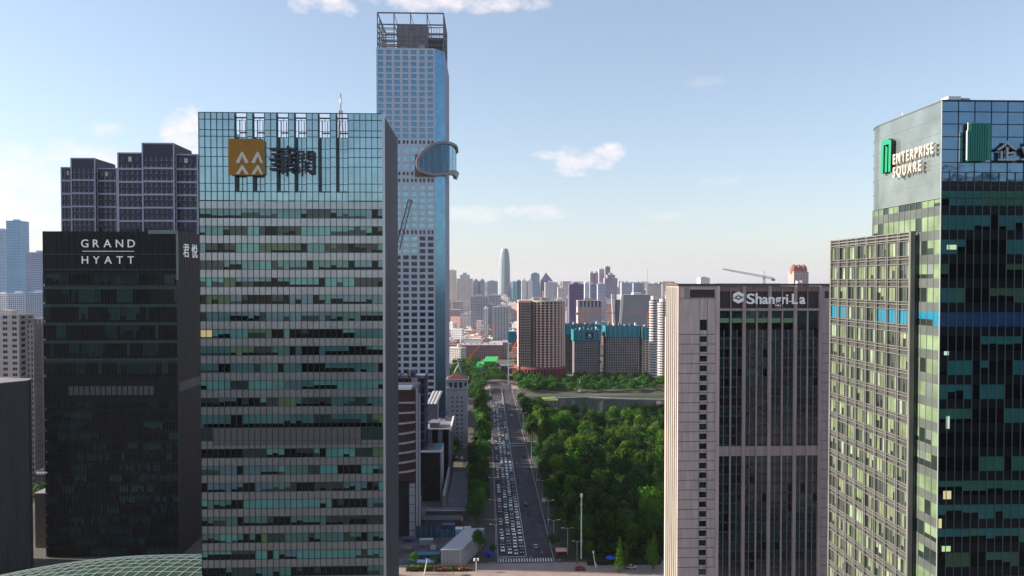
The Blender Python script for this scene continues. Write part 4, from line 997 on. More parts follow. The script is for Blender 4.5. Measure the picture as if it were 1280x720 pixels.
for k in range(1, n_): t = k/n_; X = pA[0]+(pB[0]-pA[0])*t; Y = pA[1]+(pB[1]-pA[1])*t; m.box(X-.12, X+.12, Y-.25, Y+.1, 3, gz(472.5, 303)-.5, mat('charcoal_rib', (.05, .046, .06), .6))
m.build('rib', rt_)
m = MB(); zt_ = gz(472.5, 303)
for a, b in ((pA, pB), (pB, pC)): m.tube([(a[0], a[1], zt_), (b[0], b[1], zt_)], .22, mat('parapet_cap', (.3, .3, .33), .5), 4)
m.build('parapet_cap', rt_)
# pink wall strip and low glazed corner between the slab and the hotel
s_ = thing('boundary_building', 'narrow pinkish wall of a low building beside the dark hotel base', 'building', (gx(48, 330), 340, 0))
m = MB(); m.box(gx(40, 330), gx(56, 330), 330, 350, 0, gz(612, 330), mat('pink_wall', (.33, .26, .25), .8, var=.1)); m.build('wall', s_)
m = MB(); m.box(gx(40, 330)-.3, gx(56, 330)+.3, 329.7, 350.3, gz(612, 330), gz(611, 330)+.3, mat('parapet_cap', (0, 0, 0))); m.build('roof', s_)
# behind the cream blocks: low white building with a sign line
s_ = block('low_building', 'low building with a bright parapet seen past the cream blocks', 'building', gx(40, 380), gx(58, 380), 380, 392, gz(584, 380), concrete_d, cg, 4, 4, 1.2, 1.2)
m = MB(); m.box(gx(43, 380), gx(58, 380), 379.4, 379.9, gz(587, 380), gz(584.5, 380), white_p); m.build('parapet_sign', s_)

# ------------------------------------------------------------------ glazed vault at the foot of the hotel
def vault():
    D = 262; cx = gx(190, D); ax, ay = 102, 30; zt = gz(694.5, D)-1.0; h = 17
    root = thing('glass_vault', 'shallow green tinted glass vault roof with a fine curved rib grid', 'glass roof', (cx, D, 0))
    gm = glass('vault_glass', (.045, .08, .06), 1.6, rough=.12, var=.3, bump=.03); rm = mat('vault_rib', (.5, .56, .5), .5, metal=.1)
    def P(u, v): # u,v in -1..1 superellipse plan
        zz = zt-h*(abs(u)**2.2)-h*.8*(abs(v)**2.4)
        return Vector((cx+u*ax+v*9, D+v*ay-6*u*u, zz))
    m = MB(); nu, nv = 54, 18
    for i in range(nu):
        for j in range(nv):
            a = [P(-1+2*(i+p)/nu, -1+2*(j+q)/nv) for p, q in ((0, 0), (1, 0), (1, 1), (0, 1))]; m.face(a, gm)
    m.build('glazing', root)
    m = MB()
    for i in range(0, nu+1): m.tube([P(-1+2*i/nu, -1+2*j/nv)+Vector((0, 0, .1)) for j in range(0, nv+1)], .13, rm, 4)
    for j in range(0, nv+1): m.tube([P(-1+2*i/nu, -1+2*j/nv)+Vector((0, 0, .1)) for i in range(0, nu+1, 2)], .11, rm, 4)
    m.build('rib_grid', root)
    m = MB(); mm = mat('vault_base', (.1, .11, .11), .7); n = 24; edge = [P(u, v) for u, v in [(-1+2*i/n, -1) for i in range(n)]+[(1, -1+2*i/n) for i in range(n)]+[(1-2*i/n, 1) for i in range(n)]+[(-1, 1-2*i/n) for i in range(n)]]
    for i in range(len(edge)): a, b = edge[i], edge[(i+1) % len(edge)]; m.face([(a.x, a.y, 0), (b.x, b.y, 0), (b.x, b.y, b.z), (a.x, a.y, a.z)], mm)
    m.build('base_wall', root)
vault()

# ------------------------------------------------------------------ left side of the street: building site and offices
def curved_site():
    D = 338; x1 = gx(525, D); x0 = gx(470, D); zt = gz(486, D); zb = gz(596, D)
    root = thing('unfinished_building', 'unfinished building with sagging curved white slab edges over dark red walls', 'building site', ((x0+x1)/2, D+10, 0))
    rd = mat('dark_red_wall', (.055, .026, .03), .8, var=.2, vscale=.2); sl_ = mat('slab_edge', (.4, .37, .38), .7, var=.2, vscale=.5)
    b = MB(); b.box(x0, x1-2.2, D+2, D+26, 0, zt-.3, rd); b.box(x0, gx(511, D), D+.2, D+2, 0, zb-2, mat('dark_void', (.008, .008, .012), .9)); b.build('wall', root)
    k = 0; z = gz(503, D)
    while z > zb:
        m = MB(); n = 10
        for i in range(n):
            u0, u1 = i/n, (i+1)/n; a, c = x0+(x1-2.4-x0)*u0, x0+(x1-2.4-x0)*u1; s = lambda u: -1.6*(1-((u-.15)/.85)**2)*min(1, k/3) if u > .15 else -1.6*min(1, k/3); yb = lambda u: D+1.9-1.8*math.sin(u*math.pi*.5)
            z0, z1 = z+s(u0)*1, z+s(u1)*1
            P = [(a, yb(u0), z0-.35), (c, yb(u1), z1-.35), (c, yb(u1), z1+.35), (a, yb(u0), z0+.35), (a, D+2, z0+.35), (c, D+2, z1+.35), (c, D+2, z1-.35), (a, D+2, z0-.35)]
            m.face([P[0], P[1], P[2], P[3]], sl_); m.face([P[3], P[2], P[5], P[4]], sl_); m.face([P[1], P[0], P[7], P[6]], sl_)
        m.build('slab', root); z -= 12.1*D/FPX; k += 1
    p = MB(); p.box(x1-2.0, x1-1.1, D-1, D+.2, 0, zt+.5, mat('site_column', (.3, .29, .33), .7)); p.box(x1-.7, x1, D-1, D+.1, 0, zt-2, mat('site_column', (0, 0, 0)))
    zz = 4
    while zz < zt-3: p.box(x1-1.1, x1-.7, D-.6, D, zz, zz+.5, concrete_d); zz += 3.2
    p.box(gx(511, D), gx(518, D), D-.5, D+1.9, 0, zb-3, mat('site_column', (0, 0, 0))); 
    zz = 3
    while zz < zb-4: p.box(gx(511, D), gx(518, D), D-.56, D-.5, zz, zz+.25, dark_m); zz += 4.1
    p.build('column', root)
    t = MB(); t.box(x0, gx(514, D), D, D+8, zt-.2, zt+1.0, white_p); t.box(gx(514, D), x1-2, D+.3, D+14, zt-.2, zt+.7, mat('brown_panel', (.15, .12, .13), .7)); t.build('roof', root)
curved_site()
def lattice(mb, a, b, w0, w1, mt, n, r=.09):
    a, b = Vector(a), Vector(b); t = (b-a).normalized(); s = t.cross(Vector((0, 1, 0))).normalized(); o = t.cross(s)
    cr = lambda k, w: [a+(b-a)*k+s*w*i+o*w*j for i, j in ((-.5, -.5), (.5, -.5), (.5, .5), (-.5, .5))]
    prev = None
    for i in range(n+1):
        c = cr(i/n, w0+(w1-w0)*i/n)
        if prev:
            for j in range(4):
                mb.tube([prev[j], c[j]], r, mt, 4); mb.tube([prev[j], c[(j+1) % 4]], r*.7, mt, 4)
        prev = c
def luffing_crane():
    D = 350; tip = at(512.5, 249.5, D); foot = at(497, 312, D); 
    root = thing('luffing_crane', 'dark lattice crane boom slanting up beside the emblem tower in front of the pale skyscraper', 'crane', (foot.x-2, D, 0))
    dm = mat('crane_dark', (.06, .055, .07), .6); m = MB(); lattice(m, foot, tip, 2.0, 1.6, dm, 9, .16); m.tube([tip, tip+Vector((1.2, 0, -1.2))], .35, dm, 5); m.build('boom', root)
    m = MB(); lattice(m, (foot.x-2, D, 0), (foot.x-2, D, foot.z-1), 2, 2, dm, 40, .14); m.build('mast', root)
    m = MB(); m.box(foot.x-7, foot.x+.6, D-1.2, D+1.2, foot.z-1, foot.z+.4, dm); m.box(foot.x-8, foot.x-5.5, D-1.4, D+1.4, foot.z-2.5, foot.z, concrete_d); m.build('counterweight', root)
    m = MB(); m.box(foot.x-.5, foot.x+1.0, D-2.4, D-1.3, foot.z-1, foot.z+1, white_p); m.build('cab', root)
    m = MB(); m.tube([tip+Vector((.8, 0, -1)), tip+Vector((.8, 0, -18))], .05, dm, 4); m.build('cable', root)
luffing_crane()
bluegrey = mat('blue_grey_wall', (.12, .12, .155), .7, var=.12, vscale=.1)
block('office_block', 'grey blue office block with a skylit flat roof beside the foot of the skyscraper', 'office block', gx(538, 480), gx(563, 480), 480, 520, gz(534, 480), bluegrey, cg, 6, 9, 1.6, 2.4)
root = block('office_block', 'lower grey block with blank wall in front of the skylit office roof', 'office block', gx(524, 432), gx(563, 432), 432, 465, gz(536.5, 432), mat('blank_grey', (.17, .16, .2), .7, var=.08), cg, 3, 1, 9.8, 14)
m = MB(); m.box(gx(562, 432), gx(564, 432), 431.4, 470, gz(538, 432), gz(534, 432), white_p); m.build('ledge', root)
root = thing('dark_building', 'low black glass box with a thin pale roof rim near the hoarding', 'building', (gx(539, 392), 400, 0))
D = 392; m = MB(); m.box(gx(526, D), gx(550, D), D, D+22, 0, gz(564, D), mat('black_glass_wall', (.01, .011, .018), .15, ior=1.5)); m.build('wall', root)
m = MB(); m.box(gx(525, D), gx(551.5, D), D-.4, D-.002, gz(564.5, D), gz(562, D), white_p); m.box(gx(550, D), gx(551.5, D), D-.4, D+22, 0, gz(564.5, D), mat('site_column', (0, 0, 0))); m.build('roof_rim', root)
root = thing('podium', 'long low podium slab with a pale sloping ramp beside the black glass box', 'building', (gx(575, 400), 405, 0))
D = 372; m = MB(); m.prism([(gx(556, D), D), (gx(583, D), D), (gx(585, 440), 440), (gx(566, 440), 440)], 0, 3.5, bluegrey, mat('podium_roof', (.11, .11, .14), .8, var=.2)); m.build('wall', root)
m = MB(); m.prism([(gx(552.5, D), D-1), (gx(555.5, D), D-1), (gx(562, 430), 430), (gx(560, 430), 430)], 0, 9.5, concrete); m.build('ramp', root)
for k, (a, b, y, zz) in enumerate(((532, 584, 362, 4), (530, 575, 352, 3))):
    r_ = thing('site_shed', ('long dark shed behind the blue hoarding' if k else 'long dark shed roof in front of the black glass box'), 'shed', (gx((a+b)/2, y), y, 0))
    m = MB(); m.box(gx(a, y), gx(b, y), y, y+6, 0, zz, concrete_d); m.build('wall', r_); m = MB(); m.box(gx(a, y)-.4, gx(b, y)+.4, y-.4, y+6.4, zz, zz+.3, mat('shed_roof', (.09, .09, .11), .6, var=.2)); m.build('roof', r_)
def antenna_tower():
    D = 517; x0, x1 = gx(558.5, D), gx(584, D); zt = gz(475, D); y1 = D+16
    wl = mat('lavender_stone', (.33, .31, .34), .7, var=.08); root = thing('clock_like_tower', 'grey tower block with small square windows under a red pyramid roof', 'tower block', ((x0+x1)/2, D+8, 0)); root.name = 'tower_block'
    c = MB(); c.box(x0+.4, x1-.4, D+.4, y1-.4, 0, zt-1, cg); c.build('core', root)
    w_ = MB(); r = grid_facade(w_, front(x0+2.3, D+.5), 0, x1-x0-4.6, gz(560, D), gz(494, D), 3, 12, 2.0, 1.9, wl, .5)
    w_.box(x0, x0+2.3, D+.003, D+.5, 0, zt-4.2, wl); w_.box(x1-2.3, x1, D+.003, D+.5, 0, zt-4.2, wl); w_.box(x0+2.3, x1-2.3, D+.002, D+.5, gz(494, D), gz(487, D), wl); w_.box(x0+2.3, x1-2.3, D+.002, D+.5, 0, gz(560, D), wl)
    w_.box(x0, x1, D+.004, D+.5, zt-1.6, zt, wl)
    for u in (0, .25, .5, .75): w_.box(x0+(x1-x0)*u, x0+(x1-x0)*u+1.4, D+.1, D+.5, gz(487, D), zt-1.6, wl)
    w_.box(x0, x0+.4, D+.5, y1, 0, zt, wl); w_.box(x1-.4, x1, D+.5, y1, 0, zt, wl); w_.box(x0-.5, x1+.5, D-.6, y1+.5, gz(486.5, D), gz(484.5, D), wl)
    w_.box(x0-.7, x1+.7, D-.7, y1+.7, zt, zt+.6, wl); w_.build('wall', root)
    windows(root, front(x0+2.3, D+.5), r, cg, wl, d=.05, mullions=0)
    rf = MB(); ap = Vector(((x0+x1)/2, D+8, gz(465.5, D))); bs = [Vector((x0, D, zt+.6)), Vector((x1, D, zt+.6)), Vector((x1, y1, zt+.6)), Vector((x0, y1, zt+.6))]
    for i in range(4): rf.face([bs[i], bs[(i+1) % 4], ap], mat('red_roof', (.09, .035, .032), .7, var=.2))
    rf.build('roof', root)
    a = thing('roof_antenna', 'white lattice antenna with crossed arms on the red pyramid roof', 'antenna', tuple(ap)); m = MB(); tp = at(571.5, 446.5, D+8)
    m.tube([ap-Vector((2.5, 0, 1)), ap+Vector((.6, 0, 5))], .28, white_p, 5); m.tube([ap-Vector((-2.5, 0, 1)), ap+Vector((.6, 0, 5))], .28, white_p, 5); m.tube([ap+Vector((.6, 0, 5)), Vector((tp.x, D+8, tp.z))], .25, white_p, 5, .1)
    m.build('mast', a); m = MB()
    for dz, L in ((6, 2.2), (8, 3.0), (9.5, 2.2)): m.tube([ap+Vector((-L+.8, 0, dz+.8)), ap+Vector((L+.4, 0, dz-.5))], .18, white_p, 5)
    m.build('arm', a)
antenna_tower()
def white_box():
    root = thing('box_building', 'windowless pale box building with a flat white roof near the crossing', 'building', (gx(572, 305), 308, 0))
    A = Vector((gx(550.5, 299), 299)); B = Vector((gx(576, 299), 299)); dv = Vector((9.5, 26)); zt = 7.9
    p = [tuple(A), tuple(B), tuple(B+dv), tuple(A+dv)]
    m = MB(); m.prism(p, 0, zt, mat('box_wall', (.3, .31, .33), .6, var=.08)); m.build('wall', root)
    m = MB(); q = [(p_[0]+(s*.25), p_[1]) for p_, s in zip(p, (-1, 1, 1, -1))]; m.prism(q, zt, zt+.3, mat('box_roof', (.4, .4, .41), .6)); m.build('roof', root)
    m = MB()
    for k in range(1, 6): X = A.x+(B.x-A.x)*k/6; m.box(X-.05, X+.05, 298.93, 299, .2, zt-.1, concrete_d)
    m.build('wall_joints', root)
white_box()
def hoarding(px0, px1, py0, py1, D, col, label, name='hoarding'):
    r_ = thing(name, label, 'hoarding', (gx((px0+px1)/2, D), D, 0)); z0 = max(0, gz(py1, D)); z1 = gz(py0, D); m = MB(); hm = mat('panel_'+str(px0), col, .6, var=.15, vscale=.3)
    m.box(gx(px0, D), gx(px1, D), D, D+.15, z0, z1, hm); m.build('panel', r_); m = MB(); n = max(2, int((px1-px0)/6))
    for k in range(n+1): X = gx(px0, D)+(gx(px1, D)-gx(px0, D))*k/n; m.box(X-.08, X+.08, D-.1, D, 0, z1+.1, steel)
    m.build('post', r_)
hoarding(519, 545, 656, 672, 336, (.01, .05, .09), 'dark blue site hoarding below the unfinished building')
hoarding(545, 573, 661, 672, 337, (.015, .1, .16), 'teal blue site hoarding behind the pale box building')
def cabin(px, py, wpx, hpx, D, col, label, dy=3.0, name='site_cabin'):
    x0, x1 = gx(px, D), gx(px+wpx, D); z0 = max(0, gz(py+hpx, D)); z1 = gz(py, D); r_ = thing(name, label, 'cabin', ((x0+x1)/2, D, 0)); cm_ = mat('cabin_%d' % px, col, .6, var=.1)
    m = MB(); m.box(x0, x1, D, D+dy, 0, z1, cm_); m.build('wall', r_); m = MB(); m.box(x0-.15, x1+.15, D-.15, D+dy+.15, z1, z1+.18, mat('cabin_roof_%d' % px, tuple(min(1, c*1.6) for c in col), .6)); m.build('roof', r_)
    n = max(1, int((x1-x0)/2.4))
    for k in range(n): w_ = (x1-x0)/n; m = MB(); m.box(x0+w_*(k+.25), x0+w_*(k+.7), D-.05, D, z1*.45, z1*.8, cg); m.build('window', r_)
cabin(569, 661, 9, 14, 324, (.32, .38, .45), 'pale blue two storey site cabin behind the box building')
cabin(576, 670, 8, 8, 322, (.28, .35, .42), 'small pale site cabin next to the two storey one')
cabin(522, 692, 26, 9, 309, (.03, .12, .17), 'long teal roofed site cabin left of the pale box building')
cabin(520, 702, 22, 6, 304, (.3, .34, .42), 'low pale site container in front of the teal roofed cabin')
cabin(503, 672, 13, 8, 330, (.05, .05, .12), 'dark navy container beside the unfinished building column')
r_ = thing('dome_tent', 'bright blue dome tent on the pavement by the queue of cars', 'tent', (gx(611, 312), 312, 0)); m = MB()
X = gx(611.5, 312); tm = mat('blue_tent', (.01, .05, .45), .6); n = 12
prof = [(1.9, 0), (1.9, 1.2), (1.6, 2.2), (.9, 3.0), (.05, 3.4)]
for i in range(len(prof)-1):
    for j in range(n):
        a, b = 2*math.pi*j/n, 2*math.pi*(j+1)/n; (r0, z0), (r1_, z1) = prof[i], prof[i+1]
        m.face([(X+r0*math.cos(a), 312+r0*math.sin(a), z0), (X+r0*math.cos(b), 312+r0*math.sin(b), z0), (X+r1_*math.cos(b), 312+r1_*math.sin(b), z1), (X+r1_*math.cos(a), 312+r1_*math.sin(a), z1)], tm)
m.build('canopy', r_); m = MB(); m.box(X-.5, X+.5, 310.0, 310.2, 0, 1.9, mat('tent_door', (.01, .02, .12), .7)); m.build('door', r_)
# roof clutter and striped shed by the skyscraper foot
r_ = thing('striped_shed', 'small shed with broad pale stripes on its sloping roof at the skyscraper foot', 'shed', (gx(540, 500), 500, 0)); D = 500
m = MB(); m.box(gx(534, D), gx(546, D), D, D+16, 0, gz(506, D)+1, bluegrey); m.build('wall', r_); m = MB()
for k in range(6):
    a = gx(533+k*2.2, D); b = gx(535.2+k*2.2, D); mt = mat('stripe_pale', (.55, .52, .5), .7) if k % 2 == 0 else bluegrey
    m.face([(a, D-.5, gz(506, D)+1), (b, D-.5, gz(506, D)+1), (b+3, D+17, gz(494.5, D)+1), (a+3, D+17, gz(494.5, D)+1)], mt)
m.build('roof', r_)
r_ = block('site_building', 'half built storeys with blue netting behind the curved slabs', 'building site', gx(497, 420), gx(531, 420), 420, 440, gz(470, 420), mat('net_blue', (.05, .05, .13), .8, var=.4, vscale=.3), mat('dark_void', (0, 0, 0)), 5, 12, .7, 1.1)
m = MB(); m.box(gx(511, 420), gx(512.6, 420), 419, 419.9, gz(469, 420), gz(462, 420), mat('site_yellow', (.5, .4, .06), .6)); m.box(gx(514, 420), gx(522, 420), 419, 419.9, gz(477, 420), gz(472, 420), concrete); m.build('hoist', r_)

# ------------------------------------------------------------------ unseen office towers added behind the viewpoint, sized for reflections in the glass fronts
for i, (x, y, w_, h, lb) in enumerate(((-440, -170, 120, 186, 'very broad grey tower behind the viewpoint, mirrored in the dark hotel'), (-190, -160, 46, 98, 'slim grey tower behind the viewpoint, the taller of the pair mirrored in the emblem tower'), (-105, -150, 52, 84, 'broad grey tower behind the viewpoint, the lower of the pair mirrored in the emblem tower'), (278, -160, 58, 176, 'tallest grey tower behind the viewpoint, mirrored in the glass with green signs'), (352, -175, 60, 160, 'second grey tower behind the viewpoint, mirrored in the glass with green signs'), (150, -190, 50, 118, 'grey tower behind the viewpoint, mirrored in the stone hotel'))):
    root = thing('rear_tower', lb, 'office tower', (x, y, 0)); m = MB(); m.prism([(x-w_/2, y-30), (x+w_/2, y-30), (x+w_/2, y), (x-w_/2, y)], 0, h, facade_mat('rear_facade', (.09, .09, .1), (.01, .014, .02), 4, 2.4), roof_m); m.build('wall', root)
    m = MB(); m.box(x-8, x+8, y-22, y-8, h, h+4, concrete_d); m.build('roof_plant', root)
# ------------------------------------------------------------------ middle distance
def DZ(py, D): return gz(py, D)
def piers_tower(): # round fronted tower
    D = 850; x0, x1, xr = gx(648, D), gx(662, D), gx(706, D); zt = DZ(378, D); root = thing('round_tower', 'brown round fronted tower with pale vertical piers on a red colonnaded base', 'tower', (gx(677, D), D+18, 0))
    lit = mat('pier_stone', (.78, .5, .42), .7, var=.08); dkb = mat('brick_dark', (.03, .013, .02), .7, var=.2); gr = mat('grey_brick', (.36, .26, .24), .7, var=.1); red = mat('podium_red', (.3, .07, .08), .7, var=.1)
    cx = (x1+xr)/2; a = (xr-x1)/2+1; b = 16; cyy = D+17
    def E(t, r=0): return (cx-(a+r)*math.cos(t), cyy-(b+r)*math.sin(t))
    n = 36; c = MB(); c.prism([E(math.pi*2*i/n*-1) for i in range(n)][::-1], 12, zt, dkb, roof_m); c.build('core', root)
    p = MB(); np_ = 13
    for i in range(np_+1):
        t = .12+(math.pi-.24)*i/np_; q = E(t, .9); tx, ty = a*math.sin(t), -b*math.cos(t); L_ = math.hypot(tx, ty); U = (tx/L_, ty/L_); Dn = (U[1], -U[0]); p.box(-.75, .75, -1, 0, 14, zt, lit, (q, U, Dn))
    p.build('pier', root)
    sb = MB(); fl = 26
    for k in range(fl):
        z = 16+(zt-16)*k/fl
        pts = [E(.1+(math.pi-.2)*i/24, .35) for i in range(25)]
        for i in range(24): q0, q1 = pts[i], pts[i+1]; sb.face([(*q0, z), (*q1, z), (*q1, z+.75), (*q0, z+.75)], lit)
    sb.build('spandrel', root)
    f = MB(); grid_facade(f, front(x0, D+.5), 0, x1-x0+2, 14, zt, 6, 26, 1.0, 1.1, gr, .5); f.box(x0+.5, x1+4, D+.6, D+30, 0, zt-1, dkb); f.box(x0, x0+.5, D+.5, D+30, 0, zt, lit); f.build('wing', root)
    r_ = MB(); pts = [E(2*math.pi*i/n, 1.4) for i in range(n)]; r_.prism(pts[::-1], zt, zt+2.2, mat('rim_cream', (.55, .48, .42), .7)); r_.box(cx-16, cx+4, cyy-8, cyy+8, zt+2.2, zt+5.5, concrete); r_.box(x0, x1+2, D+1, D+28, zt-.9, zt+2.4, lit)
    rg = random.Random(3)
    for k in range(18): u = cx-20+40*rg.random(); v = cyy-10+14*rg.random(); r_.box(u, u+2, v, v+2, zt+2.2, zt+3+2*rg.random(), white_p if k % 3 else concrete_d)
    r_.build('roof', root)
    b2 = MB(); cx -= 5; a += 4; b += 4; b_ = [(cx-(a+5)*math.cos(2*math.pi*i/n)-2, cyy-(b+6)*math.sin(2*math.pi*i/n)) for i in range(n)]; b2.prism(b_[::-1], 0, 18, mat('podium_dark', (.07, .02, .03), .7), roof_m); b2.build('base', root)
    b3 = MB()
    for i in range(26):
        t = math.pi*i/25; q = (cx-2-(a+5.8)*math.cos(t), cyy-(b+6.8)*math.sin(t)); tx, ty = a*math.sin(t), -b*math.cos(t); L_ = max(.01, math.hypot(tx, ty)); U = (tx/L_, ty/L_); b3.box(-.5, .5, -1, 0, 0, 17.5, red, (q, U, (U[1], -U[0])))
    for z0, z1 in ((16.5, 19.2), (4.5, 6)):
        pts = [(cx-2-(a+6)*math.cos(math.pi*i/25), cyy-(b+7)*math.sin(math.pi*i/25)) for i in range(26)]
        for i in range(25): b3.face([(*pts[i], z0), (*pts[i+1], z0), (*pts[i+1], z1), (*pts[i], z1)], red)
    b3.box(x0-3, xr+4, D-9.5, D-7, 0, 2.2, white_p); b3.build('colonnade', root)
piers_tower()
teal_n = mat('teal_net', (.01, .2, .27), .75, var=.15, vscale=.15); cgrid = mat('raw_concrete', (.27, .24, .26), .85, var=.15, vscale=.1); cdark = mat('raw_dark', (.035, .032, .045), .9)
def netted(p0, p1, yn0, yn1, D, cols, rows, label, sign=None, wallm=None, base_y=None, dep=22):
    x0, x1 = gx(p0, D), gx(p1, D); zt = DZ(yn1, D)+1
    root = block('netted_tower', label, 'building site', x0, x1, D, D+dep, zt, wallm or cgrid, cdark, cols, rows, (x1-x0)/cols*.38, zt/rows*.36, roof=False)
    m = MB(); z0, z1 = DZ(yn1, D), DZ(yn0, D); n = max(3, cols//2); wv = (x1-x0+2)/n
    m.box(x0-1, x1+1, D-1.2, D-.7, z0, z1, teal_n); m.box(x0-1.4, x0-1, D-1.2, D+dep+1, z0, z1, teal_n); m.box(x1+1, x1+1.4, D-1.2, D+dep+1, z0, z1, teal_n); m.box(x0-1, x1+1, D+dep+.6, D+dep+1, z0, z1, teal_n)
    for k in range(n+1): m.box(x0-1+k*wv-.25, x0-1+k*wv+.25, D-1.5, D-1.2, z0, z1+.5, mat('net_pole', (.2, .45, .5), .6))
    m.build('safety_net', root)
    m = MB(); m.box(x0, x1, D, D+dep, zt, z0+3, cdark); 
    for k in range(6): q = x0+(x1-x0)*(k+.5)/6; m.box(q-.8, q+.8, D+2, D+6, z1-2, z1+1.5+(k % 3), white_p if k % 2 else mat('red_oxide', (.4, .1, .08), .7))
    m.build('formwork', root)
    if sign:
        s = thing('site_sign', 'navy banner with a pale round mark on the front safety net', 'banner', (gx(sign[0], D), D-1.6, DZ(sign[3], D))); m = MB(); m.box(gx(sign[0], D), gx(sign[1], D), D-1.9, D-1.6, DZ(sign[3], D), DZ(sign[2], D), mat('banner_navy', (.01, .03, .12), .6)); m.build('banner', s)
        m = MB(); cxx, czz = gx((sign[0]+sign[1])/2, D), DZ((sign[2]+sign[3])/2-.5, D)
        m.face([(cxx+1.6*math.cos(k*math.pi/6), D-1.95, czz+1.6*math.sin(k*math.pi/6)) for k in range(12)], white_p); m.box(cxx-2.6, cxx+2.6, D-1.96, D-1.9, czz-2.8, czz-2.2, white_p); m.build('mark', s)
    return root
netted(706.5, 750, 405.5, 418.5, 930, 12, 16, 'netted tower under construction, the rear one beside the round tower', wallm=concrete_d)
netted(718, 748.5, 412.5, 426.5, 905, 11, 15, 'netted tower under construction in front, carrying the navy banner', sign=(732, 742, 415.5, 423.5))
netted(758, 798.5, 407.5, 421.5, 903, 14, 16, 'wide netted tower under construction standing alone in the middle')
netted(803.5, 815, 409.5, 424.5, 900, 3, 16, 'narrow netted tower under construction beside the white striped tower', wallm=mat('pale_render', (.55, .46, .42), .8))
r_ = thing('netted_shaft', 'teal netted box on a thin white column left of the round tower', 'building site', (gx(640, 830), 832, 0))
m = MB(); m.box(gx(635, 830), gx(645.5, 830), 830, 838, DZ(428, 830), DZ(414.5, 830), teal_n); m.build('safety_net', r_)
m = MB(); m.box(gx(635, 830), gx(636.4, 830), 830.2, 832, 0, DZ(428, 830), white_p); m.build('column', r_)
m = MB()
for k in range(5): m.box(gx(636.5, 830), gx(645, 830), 832.5+k*.01, 838, 2+k*8.5, 3+k*8.5, mat('raw_concrete', (0, 0, 0)))
m.build('slab', r_)
# striped white towers
def striped(p0, p1, ytop, D, label):
    x0, x1 = gx(p0, D), gx(p1, D); zt = DZ(ytop, D); root = thing('striped_tower', label, 'apartment tower', ((x0+x1)/2, D+9, 0)); wm_ = mat('balcony_white', (.72, .66, .62), .7); c = MB()
    cx, r = (x0+x1)/2, (x1-x0)/2; oc = lambda q: [(cx+(r-q)*math.cos(math.pi*2*(i+.5)/12)*1.03, D+r+(r-q)*math.sin(math.pi*2*(i+.5)/12)) for i in range(12)]
    c.prism(oc(.9), 0, zt-1, mat('striped_shadow', (.1, .085, .1), .7), roof_m); c.build('core', root); n = 30
    for k in range(n): m = MB(); z = 5+(zt-6)*k/n; m.prism(oc(0), z, z+1.5, wm_); m.build('balcony', root)
    m = MB(); m.prism(oc(2), zt-1, zt+3, wm_); m.prism(oc(4), zt+3, zt+4.5, concrete); m.build('roof', root)
    m = MB(); m.prism(oc(-1.5), 0, 4.2, mat('podium_red', (0, 0, 0))); m.build('base', root)
striped(813, 823, 374, 857, 'white tower ringed with horizontal balconies, full height beside the stone hotel')
striped(824, 836, 377, 872, 'white ringed balcony tower half hidden behind the stone hotel edge')
# V-fronted grey building
def v_building():
    D = 1350; root = thing('fin_building', 'big grey building whose end is cut by two leaning white fins', 'building', (gx(790, D), D+20, 0)); m = MB(); gm = mat('grey_screen', (.27, .26, .28), .6, var=.08, vscale=.02)
    m.prism([(gx(777, D), D), (gx(813, D), D), (gx(813, D), D+50), (gx(777, D), D+50)], 0, DZ(368.5, D), gm); m.build('wall', root); m = MB()
    m.prism([(gx(769, D), D+4), (gx(777, D), D+4), (gx(777, D), D+40), (gx(769, D), D+40)], 0, DZ(375, D), concrete_d); m.build('core', root)
    for (a0, a1, b0, b1) in ((764, 767, 767.5, 770.5), (776.5, 779.5, 772.5, 775.5)):
        f = MB(); P = [(gx(a0, D), DZ(367.5, D)), (gx(a1, D), DZ(367.5, D)), (gx(b1, D), 0), (gx(b0, D), 0)]; fr_ = [(x, D-2, z) for x, z in P]; bk = [(x, D+1.5, z) for x, z in P]; f.face(fr_, white_p); f.face(bk[::-1], white_p)
        for i in range(4): j = (i+1) % 4; f.face([fr_[i], bk[i], bk[j], fr_[j]], white_p)
        f.build('fin', root)
    m = MB(); m.box(gx(792, D), gx(802, D), D+2, D+20, DZ(368.5, D), DZ(366, D), white_p); m.build('roof_plant', root)
v_building()
def tower_crane(px, D, ytop, zb, jl, jr, label, col, rise=0, name='tower_crane'):
    X = gx(px, D); zt = DZ(ytop, D); root = thing(name, label, 'crane', (X, D, zb)); m = MB(); lattice(m, (X, D, zb), (X, D, zt), 1.8, 1.8, col, max(4, int((zt-zb)/4)), .22); m.build('mast', root)
    m = MB(); e = at(jr, ytop-rise, D); lattice(m, (X, D, zt), (e.x, D, e.z), 1.8, 1.0, col, 14, .25); m.build('jib', root)
    m = MB(); e = at(jl, ytop+rise*.25, D); lattice(m, (X, D, zt), (e.x, D, e.z), 1.8, 1.6, col, 4, .25); m.box(e.x-1.6, e.x+1.6, D-1, D+1, e.z-2.4, e.z, concrete); m.build('counter_jib', root)
    m = MB(); m.tube([(X, D, zt), (X, D, zt+6)], .4, col, 4); m.build('peak', root)
tower_crane(729, 960, 391.2, 0, 721, 768, 'orange tower crane with level jib in front of the unfinished brown tower', orange_p)
tower_crane(811, 940, 392.5, 0, 818, 788, 'orange tower crane whose jib points left before the grey fin building', orange_p, rise=1.5)
tower_crane(587.5, 1000, 446, 0, 583, 622, 'orange crane with a thick mast and long slanting jib beyond the green shed', orange_p, rise=42)
tower_crane(641, 860, 438, 0, 639, 645, 'short orange crane beside the slim netted frame', orange_p, rise=10)
tower_crane(955, 720, 345.8, 0, 966.5, 903.5, 'pale grey crane peeping over the stone hotel roof', mat('crane_pale', (.5, .52, .5), .5), rise=9.5)
